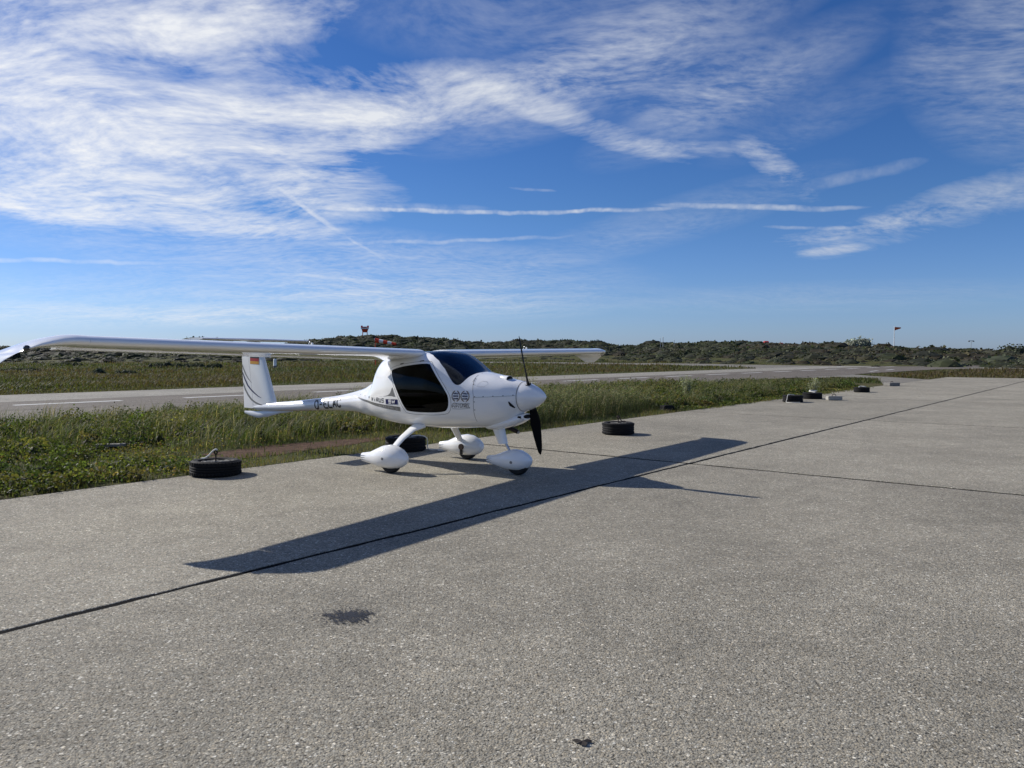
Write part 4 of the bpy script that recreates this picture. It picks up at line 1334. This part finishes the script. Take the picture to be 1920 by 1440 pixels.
def leaves(P, s, col, up=.6, asp=.55):
    """pointed leaves lying at random tilts: 4 points, 2 triangles"""
    N = len(P)
    a = rng.uniform(0, 2*np.pi, N)
    n_ = np.c_[rng.normal(0, 1, N), rng.normal(0, 1, N), rng.normal(up, .6, N)]; n_ /= np.linalg.norm(n_, axis=1)[:, None]
    u = np.c_[np.cos(a), np.sin(a), rng.normal(0, .3, N)]; u -= n_*(u*n_).sum(1)[:, None]; u /= np.linalg.norm(u, axis=1)[:, None]
    v = np.cross(n_, u)
    s = s[:, None]
    V = np.stack([P-u*s*.5, P+v*s*asp*.5-n_*s*.06, P+u*s*.5, P-v*s*asp*.5-n_*s*.06], 1)
    o = np.arange(N)[:, None]*4
    T = np.concatenate([o+np.array([[0, 2, 1]]), o+np.array([[0, 3, 2]])])
    return V.reshape(-1, 3), T, np.repeat(col, 4, 0)


def merge(parts):
    Vs, Ts, Cs = [], [], []; o = 0
    for V, T, C in parts:
        Vs.append(V); Ts.append(T+o); Cs.append(C); o += len(V)
    return np.concatenate(Vs), np.concatenate(Ts), np.concatenate(Cs)


def tint(N, base, var=.25, hue=.12):
    b = np.array(base)
    k = np.exp(rng.normal(0, var, (N, 1)))
    return np.clip(b*k*np.exp(rng.normal(0, hue, (N, 3))), .004, .7)


def pal(sel, cols, var=.22, hue=.08):
    out_ = np.zeros((len(sel), 3))
    for i, c in enumerate(cols):
        m = sel == i; out_[m] = tint(int(m.sum()), c, var, hue)
    return out_


def acw(a, c):
    return A0[0]+E1[0]*a+E2[0]*c, A0[1]+E1[1]*a+E2[1]*c


def rwc(x, y):
    q0, q1 = x-RP[0], y-RP[1]
    return q0*R1[0]+q1*R1[1], q0*R2[0]+q1*R2[1]


def edge_d(a):
    """ragged grass edge on the apron, in metres past the slab edge"""
    return -.20*(vnoise(a*.9, a*0, 3)-.45)-.10*vnoise(a*4, a*0, 4)-.25*sm(8, 16, a)-.45*sm(16, 26, a)


def end_mask(a, d):
    """the strip closes in a rounded tip on the right"""
    return a < 27.6-.10*np.maximum(d-1.2, 0)**2-.9*np.maximum(.4-d, 0)


def soil_mask(a, d):
    k = ((a+2.1)/2.1)**2+((d-1.60)/.55)**2+(vnoise(a*1.8, d*2.5, 9)-.5)*1.1
    return 1-sm(.55, 1.15, k)


def tall(a, d):
    """height of the growth"""
    nz = (.55+.9*fbm(a*.55, d*.55, 21, 3))*(.55+.9*vnoise(a*2.1, d*2.1, 23))
    left = .08+.24*sm(3.2, 5.0, d)*sm(-7.5, -3.5, a)
    mid = .05+.33*sm(2.1, 2.8, d)
    right = .10+.70*sm(.55, 1.35, d)*(1-.45*sm(3.0, 5.5, d))*(1-.50*sm(5.4, 8.0, a))
    far = .09+.27*sm(.35, .9, d)
    w1 = sm(-4.6, -3.4, a); w2 = sm(.6, 2.4, a); w3 = sm(9.0, 10.6, a)
    t_ = left*(1-w1)+mid*w1*(1-w2)+right*w2*(1-w3)+far*w3
    return t_*nz


def strip_points(N, a0, a1, d0, d1):
    a = rng.uniform(a0, a1, N); d = rng.uniform(d0, d1, N)
    c = -4.70-d
    x, y = acw(a, c)
    rs, rc = rwc(x, y)
    ok = (rc > 7.35+.3*(vnoise(rs*.8, rs*0, 8)-.4)) & (d > edge_d(a)) & end_mask(a, d)
    # in front of the camera only as far as the place needs it
    return a[ok], d[ok], x[ok], y[ok]


# ---- bushes
def ico():
    bm = bmesh.new(); bmesh.ops.create_icosphere(bm, subdivisions=2, radius=1.0)
    V = np.array([v.co[:] for v in bm.verts]); T = np.array([[v.index for v in f.verts] for f in bm.faces]); bm.free()
    return V, T


IV, IT = ico()


def bush_parts(px, py, pz, rx, rz, col, nleaf, lsize, seed=1, core=.80, lob=.30):
    """lumpy core in a darker leaf colour plus a coat of leaf clumps; arrays of bushes"""
    N = len(px); m = len(IV)
    out_ = []
    lobes = 1+lob*np.sin(IV[None, :, 0]*4+seed*1.3+np.arange(N)[:, None]*2.1)*np.sin(IV[None, :, 1]*4+np.arange(N)[:, None]*1.7)+.05*rng.normal(0, 1, (N, m))
    V = np.stack([px[:, None]+IV[None, :, 0]*rx[:, None]*lobes*core, py[:, None]+IV[None, :, 1]*rx[:, None]*lobes*core, pz[:, None]+np.maximum(IV[None, :, 2], -.25)*rz[:, None]*lobes*core], 2)
    T = (np.arange(N)[:, None, None]*m+IT[None]).reshape(-1, 3)
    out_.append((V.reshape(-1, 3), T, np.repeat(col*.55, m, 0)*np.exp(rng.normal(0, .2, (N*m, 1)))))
    th = rng.uniform(0, 2*np.pi, (N, nleaf)); cz = rng.uniform(-.1, 1, (N, nleaf)); sr = np.sqrt(1-cz**2)
    bmp = 1+lob*np.sin(np.cos(th)*sr*4+seed*1.3+np.arange(N)[:, None]*2.1)*np.sin(np.sin(th)*sr*4+np.arange(N)[:, None]*1.7)+rng.normal(-.04, .06, (N, nleaf))
    P = np.stack([px[:, None]+np.cos(th)*sr*rx[:, None]*bmp, py[:, None]+np.sin(th)*sr*rx[:, None]*bmp, pz[:, None]+cz*rz[:, None]*bmp], 2).reshape(-1, 3)
    s = np.repeat(rx, nleaf)*lsize*rng.uniform(.6, 1.4, N*nleaf)
    cc = np.repeat(col, nleaf, 0)*np.exp(rng.normal(0, .32, (N*nleaf, 1)))
    out_.append(leaves(P, s, cc, .4, .8))
    return out_


G1, G2, G3, G4, G5 = (.070, .088, .027), (.106, .114, .038), (.150, .130, .058), (.044, .058, .021), (.32, .27, .16)
parts = []
# short turf everywhere in the strip
a, d, x, y = strip_points(150000, -14, 28, -.4, 12)
k = rng.random(len(a)) < (1-soil_mask(a, d)*.96)*np.where(a < 12, 1, .6)*np.where(d < 3.2, 1, .55); a, d, x, y = a[k], d[k], x[k], y[k]
pn = fbm(a*.8, d*.8, 31, 3); sel = np.digitize(pn+rng.normal(0, .13, len(a))+.10*((a > -4.2) & (a < 2) & (d < 1.5)), [.38, .52, .64])
h = .035+.055*rng.random(len(a))+.03*pn
P = np.c_[x, y, np.full(len(a), -.022)]
parts.append(blades(P, h, rng.uniform(.006, .013, len(a))*(1+.6*(a > 10)), rng.uniform(0, 2*np.pi, len(a)), rng.uniform(.1, .7, len(a)), rng.uniform(0, .4, len(a)), pal(sel, [G4, G1, G2, G3])))
# tall grass
a, d, x, y = strip_points(150000, -14, 28, .0, 12)
T_ = tall(a, d); cl = fbm(a*1.1, d*1.1, 41, 3)
k = (rng.random(len(a)) < np.clip((T_-.09)*4, 0, 1)*(.25+1.3*sm(.38, .62, cl))*(1-soil_mask(a, d))*np.where(a < 10, 1, .55)); a, d, x, y, T_, cl = a[k], d[k], x[k], y[k], T_[k], cl[k]
sel = np.digitize(cl+rng.normal(0, .16, len(a)), [.36, .52, .68, .80])
h = T_*rng.uniform(.45, 1.3, len(a))
wind = .3+rng.normal(0, .9, len(a))
parts.append(blades(np.c_[x, y, np.full(len(a), -.022)], h, rng.uniform(.006, .012, len(a))*(1+.5*(a > 9)), wind, rng.uniform(.1, .55, len(a)), rng.uniform(.0, .55, len(a)), pal(sel, [G4, G1, G1, G2, G3])))
# pale dry straws
a, d, x, y = strip_points(16000, -14, 28, .3, 11)
T_ = tall(a, d); k = rng.random(len(a)) < np.clip((T_-.15)*3, 0, 1); a, d, x, y, T_ = a[k], d[k], x[k], y[k], T_[k]
parts.append(blades(np.c_[x, y, np.full(len(a), -.022)], T_*rng.uniform(.7, 1.35, len(a)), rng.uniform(.006, .011, len(a)), rng.normal(.4, 1.0, len(a)), rng.uniform(.2, .9, len(a)), rng.uniform(.1, .7, len(a)), tint(len(a), G5, .25, .05)))
V, T, C = merge(parts)
np_obj('verge_grass', V, T, C, MAT['foliage'])['kind'] = 'stuff'

# broad-leaved ground cover and weeds
parts = []
a, d, x, y = strip_points(150000, -14, 28, -.2, 10)
cl = fbm(a*.9, d*.9, 51, 3); T_ = tall(a, d)
zone = (1-sm(-4.4, -3.6, a))*(.35+.65*sm(.42, .55, cl))*(1-.55*sm(.35, .7, d)*(1-sm(1.5, 2.2, d))*(cl < .52))+sm(-4.4, -3.4, a)*(1-sm(8.6, 9.6, a))*sm(1.7, 2.5, d)*.55*sm(.42, .60, cl)+sm(9, 10.5, a)*.8*sm(.40, .52, cl)
edge_row = np.exp(-((d-.12)/.16)**2)*(1-sm(-4.9, -4.3, a))
k = rng.random(len(a)) < np.clip(zone+edge_row, 0, 1)*(1-soil_mask(a, d)); a, d, x, y, cl, T_ = a[k], d[k], x[k], y[k], cl[k], T_[k]
lump = .35+1.1*fbm(a*2.6, d*2.6, 61, 2)
z = (np.maximum(.10, T_*.75)*lump+.03*edge_row[k])*rng.uniform(.25, 1.0, len(a))
sel = np.digitize(cl+rng.normal(0, .16, len(a)), [.40, .62, .76])
parts.append(leaves(np.c_[x, y, z], rng.uniform(.022, .055, len(a))*(1+.5*(a > 9)), pal(sel, [(.048, .066, .018), (.080, .100, .024), (.130, .135, .034), (.17, .13, .05)], .32)))
# tall grey-green weeds right of the nose: stems hung with small leaves and seed heads
a, d, x, y = strip_points(5200, 1.4, 9.8, .7, 5.5)
T_ = tall(a, d); k = (T_ > .28) & (rng.random(len(a)) < .75); a, d, x, y, T_ = a[k], d[k], x[k], y[k], T_[k]
h = T_*rng.uniform(.8, 1.3, len(a)); az_ = rng.uniform(0, 2*np.pi, len(a)); ln = rng.uniform(0, .25, len(a))
parts.append(blades(np.c_[x, y, np.full(len(a), -.02)], h, np.full(len(a), .007), az_, ln, ln*.5, tint(len(a), (.07, .075, .035))))
for q in range(22):
    f = rng.uniform(.15, 1.0, len(a)); r_ = (.02+.075*(1-f))*rng.random(len(a)); th = rng.uniform(0, 2*np.pi, len(a))
    P = np.c_[x+np.cos(az_)*ln*h*f*f*1.3+r_*np.cos(th), y+np.sin(az_)*ln*h*f*f*1.3+r_*np.sin(th), h*f]
    top = f > .82
    col = np.where(top[:, None], tint(len(a), (.22, .21, .13), .3), tint(len(a), (.075, .090, .040), .3))
    parts.append(leaves(P, rng.uniform(.018, .045, len(a)), col, .3, .42))
# leafy hummocks: low rose and bramble growth in rounded clumps
a, d, x, y = strip_points(5200, -14, 27.5, .1, 10)
cl = fbm(a*.7, d*.7, 111, 3)
prob = np.where(a < -3.8, .75*sm(.40, .55, cl), np.where(a < 1.5, .55*sm(2.2, 3.0, d)*sm(.42, .55, cl), np.where(a < 9.3, .30*sm(1.0, 2.0, d), .80*sm(.36, .50, cl))))
prob = prob+np.where(a < -4.6, .6*np.exp(-((d-.25)/.25)**2), 0)
k = rng.random(len(a)) < prob*(1-soil_mask(a, d)); a, d, x, y, cl = a[k], d[k], x[k], y[k], cl[k]
n_ = len(a); rr_ = rng.uniform(.10, .26, n_)*np.where(a > 9, 1.35, 1.0)
hh_ = np.where(a < -3.8, rng.uniform(.07, .17, n_)+.14*sm(3, 5, d), np.where(a < 9.3, rng.uniform(.2, .42, n_), rng.uniform(.14, .36, n_)*sm(.1, .9, d)+.05))
kind = np.digitize(cl+rng.normal(0, .13, n_), [.42, .60, .72])
cc_ = pal(kind, [(.040, .054, .016), (.060, .076, .020), (.088, .095, .026), (.12, .10, .036)], .2, .06)
parts += bush_parts(x, y, np.full(n_, .0), rr_, hh_, cc_, 95, .20, 1, .45, .22)
V, T, C = merge(parts)
np_obj('verge_weeds', V, T, C, MAT['foliage'])['kind'] = 'stuff'

# field beyond the runway and between the taxiways
parts = []
N = 250000
u = rng.uniform(-300, 2200, N)
az_ = np.arctan((u-960)/F_PX); r_ = 1/rng.uniform(1/250., 1/26., N)
x, y = r_*np.sin(az_), r_*np.cos(az_)
rs, rc = rwc(x, y)


def inside(poly, x, y):
    c = np.zeros(len(x), bool); n_ = len(poly)
    for i in range(n_):
        (x0, y0), (x1, y1) = poly[i], poly[(i+1) % n_]
        if y0 == y1: continue
        m = ((y0 > y) != (y1 > y)) & (x < (x1-x0)*(y-y0)/(y1-y0)+x0)
        c ^= m
    return c


tp = [(v.co.x, v.co.y) for v in taxiway.data.vertices]
qa = (x-A0[0])*E1[0]+(y-A0[1])*E1[1]; qc = (x-A0[0])*E2[0]+(y-A0[1])*E2[1]
on_apron = (qa < 45.8) & (qc > -4.8)
verge_zone = (rc > 7.3) & (qa < 33)
post_gap = np.hypot(x+26.5, (y-86.0)/2.2) < 1.0
k = ~post_gap & (np.abs(rc) > 7.5) & ~inside(tp, x, y) & ~on_apron & ~verge_zone
x, y, r_, rc = x[k], y[k], r_[k], rc[k]
pn = fbm(x*.07, y*.07, 71, 3); p2 = fbm(x*.35, y*.35, 72, 3)
mown = 1-sm(.5, 5.5, np.abs(rc)-7.5+2*(p2-.5))
h = (.05+.16*sm(.42, .7, p2)+.13*rng.random(len(x)))*(1-.75*mown)*(1+r_/160)
sel = np.digitize(pn+.5*(p2-.5)+rng.normal(0, .10, len(x)), [.38, .50, .62])
sel = np.where(mown > .5, np.digitize(p2+rng.normal(0, .1, len(x)), [.35, .55, .8]), sel)
parts.append(blades(np.c_[x, y, np.full(len(x), -.03)], h*.85, .008+r_*.0008, rng.uniform(0, 2*np.pi, len(x)), rng.uniform(.1, .8, len(x)), rng.uniform(0, .4, len(x)), pal(sel, [(.056, .068, .024), (.070, .074, .028), (.084, .076, .033), (.092, .072, .038)], .22)))
V, T, C = merge(parts)
np_obj('field_grass', V, T, C, MAT['foliage'])['kind'] = 'stuff'


# scrub covering the dunes: one mass
N = 12800
u = rng.uniform(-400, 2300, N); azb = np.arctan((u-960)/F_PX)
_, D, r0 = dune_z(azb, np.full(N, 200.))
k = rng.random(N)**.75
rb = r0+(D*1.01-r0)*k
zb, _, _ = dune_z(azb, rb)
xb, yb = rb*np.sin(azb), rb*np.cos(azb)
cov = fbm(xb*.035, yb*.035, 81, 3)
keep = rng.random(N) < np.clip(.30+1.25*sm(.10, .45, k)*sm(.34, .54, cov+.22*k), 0, 1)
keep &= ~((np.abs(u-1612) < 34) & (rb > 165))
keep &= ~((u < 330) & (rng.random(N) < .5))
u, rb, zb, xb, yb, cov, k = u[keep], rb[keep], zb[keep], xb[keep], yb[keep], cov[keep], k[keep]
n_ = len(u)
sz = np.exp(rng.normal(-.05, .30, n_))*(.62+.45*k)
kind = np.digitize(fbm(xb*.028, yb*.028, 91, 3)+rng.normal(0, .09, n_), [.36, .48, .57, .66])
col = pal(kind, [(.038, .046, .018), (.054, .064, .024), (.054, .056, .027), (.068, .074, .042), (.062, .054, .029)], .18, .04)
mound = (u > 1655) & (u < 1715) & (k > .5); sz[mound] *= .45; col[mound] = tint(int(mound.sum()), (.040, .060, .018), .15)
V, T, C = merge(bush_parts(xb, yb, zb-.25, sz*1.55, sz*.80, col, 22, .20, 1, .92, .12))
np_obj('dune_scrub', V, T, C, MAT['scrub_leaf'])['kind'] = 'stuff'


def shrub(name, x, y, z, rx, rz, col, label, group=None, nl=700, ls=.16, lobes=5):
    """a clump of many small leafy lobes round a few stems"""
    root = empty(name, (x, y, z)); tag(root, label, 'shrub', group)
    lob = min(.42*rx, .62*rz); n_ = int(min(60, max(8, 2.6*rx*rz/(lob*lob))))
    th = rng.uniform(0, 2*np.pi, n_); rr = np.sqrt(rng.random(n_)); top = np.sqrt(np.clip(1-.85*rr**2, .05, 1))
    px_, py_ = (rx-lob*.7)*rr*np.cos(th), (rx-lob*.7)*.55*rr*np.sin(th)
    pz_ = (rz*top*rng.uniform(.75, 1.08, n_)-lob)*rng.uniform(.35, 1.0, n_)
    pz_ = np.maximum(pz_, 0.0)
    cs = np.clip(np.repeat(np.array([col]), n_, 0)*np.exp(rng.normal(0, .16, (n_, 1))), 0, 1)
    f = rng.uniform(.75, 1.15, n_)*lob
    V, T, C = merge(bush_parts(px_, py_, pz_, f, f*.95, cs, 90, .20, 3))
    np_obj('foliage', V, T, C, MAT['scrub_leaf'], root)
    st_ = [tube([(0, 0, -.1), (dx*.25*rx, .05*rx, rz*.3), (dx*.5*rx, .08*rx, rz*.6)], [.03*rz, .02*rz, .008*rz], 6) for dx in (-1, -.2, .7)]
    mesh_obj('stem', *join(*st_), MAT['bark'], root)
    return root


def gpt(u, depth):
    return (u-960)/F_PX*depth, depth


x, y, z = on_dune(1612, 182)
shrub('silver_bush', x, y, z-.1, 4.3, 2.5, (.30, .32, .25), 'large silvery grey bush on the dune beside the flag mound', None, 2600, .085, 8)
x, y, z = on_dune(1905, 150)
shrub('round_bush', x, y, z-.2, 3.6, 2.6, (.060, .070, .042), 'big round dark green bush at the right edge', None, 1500, .11, 6)
x, y, z = on_dune(4, 190)
shrub('dark_bush', x, y, max(z, 0)-.1, 4.5, 3.0, (.035, .042, .018), 'dark bush at the left edge behind the wing tip', None, 1200, .12, 6)
for (u, dep, rx, rz, c, lab) in ((186, 62, .75, .95, (.040, .052, .036), 'small pointed dark shrub in the left field'), (232, 63, 1.35, .62, (.050, .060, .038), 'low wide grey-green shrub beside the pointed shrub in the left field'), (268, 70, 1.1, .55, (.046, .056, .032), 'low shrub right of the wide one in the left field'),
                                 (318, 92, 3.2, 1.15, (.042, .052, .030), 'long dark shrub under the middle of the near wing'), (362, 95, 2.0, 1.0, (.045, .054, .030), 'shrub at the end of the long dark shrub under the wing'), (404, 88, 1.3, 1.1, (.040, .050, .026), 'upright dark shrub left of the tail fin'),
                                 (40, 74, 2.4, .70, (.056, .066, .036), 'pale low shrub at the left edge of the field'), (130, 110, 3.0, .9, (.050, .058, .028), 'flat shrub far back under the wing tip')):
    c = tuple(k_*1.5 for k_ in c); rx *= .85; rz *= .72
    x, y = gpt(u, dep)
    shrub('field_shrub', x, y, -.03, rx, rz, c, lab, 'shrubs in the left field', 520, .17, 5)
for (u, dep, rx, rz, c, lab) in ((1290, 148, 4.6, 2.6, (.038, .046, .022), 'dark shrub cluster before the dunes right of the far wing tip'), (1478, 142, 4.2, 1.7, (.105, .115, .075), 'grey-green shrub at the dune foot in the middle distance'), (1440, 150, 2.6, 1.3, (.12, .12, .075), 'pale shrub left of the grey-green shrub at the dune foot'), (1742, 118, 2.2, 1.1, (.05, .055, .03), 'small dark shrub at the dune foot below the flag')):
    x, y = gpt(u, dep)
    shrub('dune_shrub', x, y, -.03, rx, rz, c, lab, 'shrubs at the dune foot', 700, .14, 6)


def feathery(x, y, h, w_, n_st, col, label):
    root = empty('silver_weed', (x, y, -.02)); tag(root, label, 'plant', 'silvery weeds standing out of the grass strip')
    st_ = []; ps = []
    for q in range(n_st):
        a = rng.uniform(0, 2*np.pi); ln = rng.uniform(.1, .5)*w_; hh = h*rng.uniform(.7, 1.05)
        st_.append(tube([(0, 0, 0), (ln*.4*math.cos(a), ln*.4*math.sin(a), hh*.5), (ln*math.cos(a), ln*math.sin(a), hh)], [.006, .005, .002], 5))
        f = rng.uniform(.25, 1.02, 46); r_ = .05*rng.random(46)+.02; th = rng.uniform(0, 2*np.pi, 46)
        P = np.c_[ln*math.cos(a)*f**1.3+r_*np.cos(th), ln*math.sin(a)*f**1.3+r_*np.sin(th), hh*f]
        ps.append(leaves(P, rng.uniform(.03, .075, 46), tint(46, col, .25, .04), .3, .35))
    mesh_obj('stem', *join(*st_), MAT['bark'], root)
    V, T, C = merge(ps); np_obj('foliage', V, T, C, MAT['foliage'], root)


feathery(5.78, 25.7, .86, .60, 28, (.32, .33, .24), 'silvery feathery weed alone above the green strip right of the lone tyre')
feathery(11.05, 28.6, .66, .42, 18, (.32, .32, .24), 'silvery feathery weed just behind the middle far tyre')
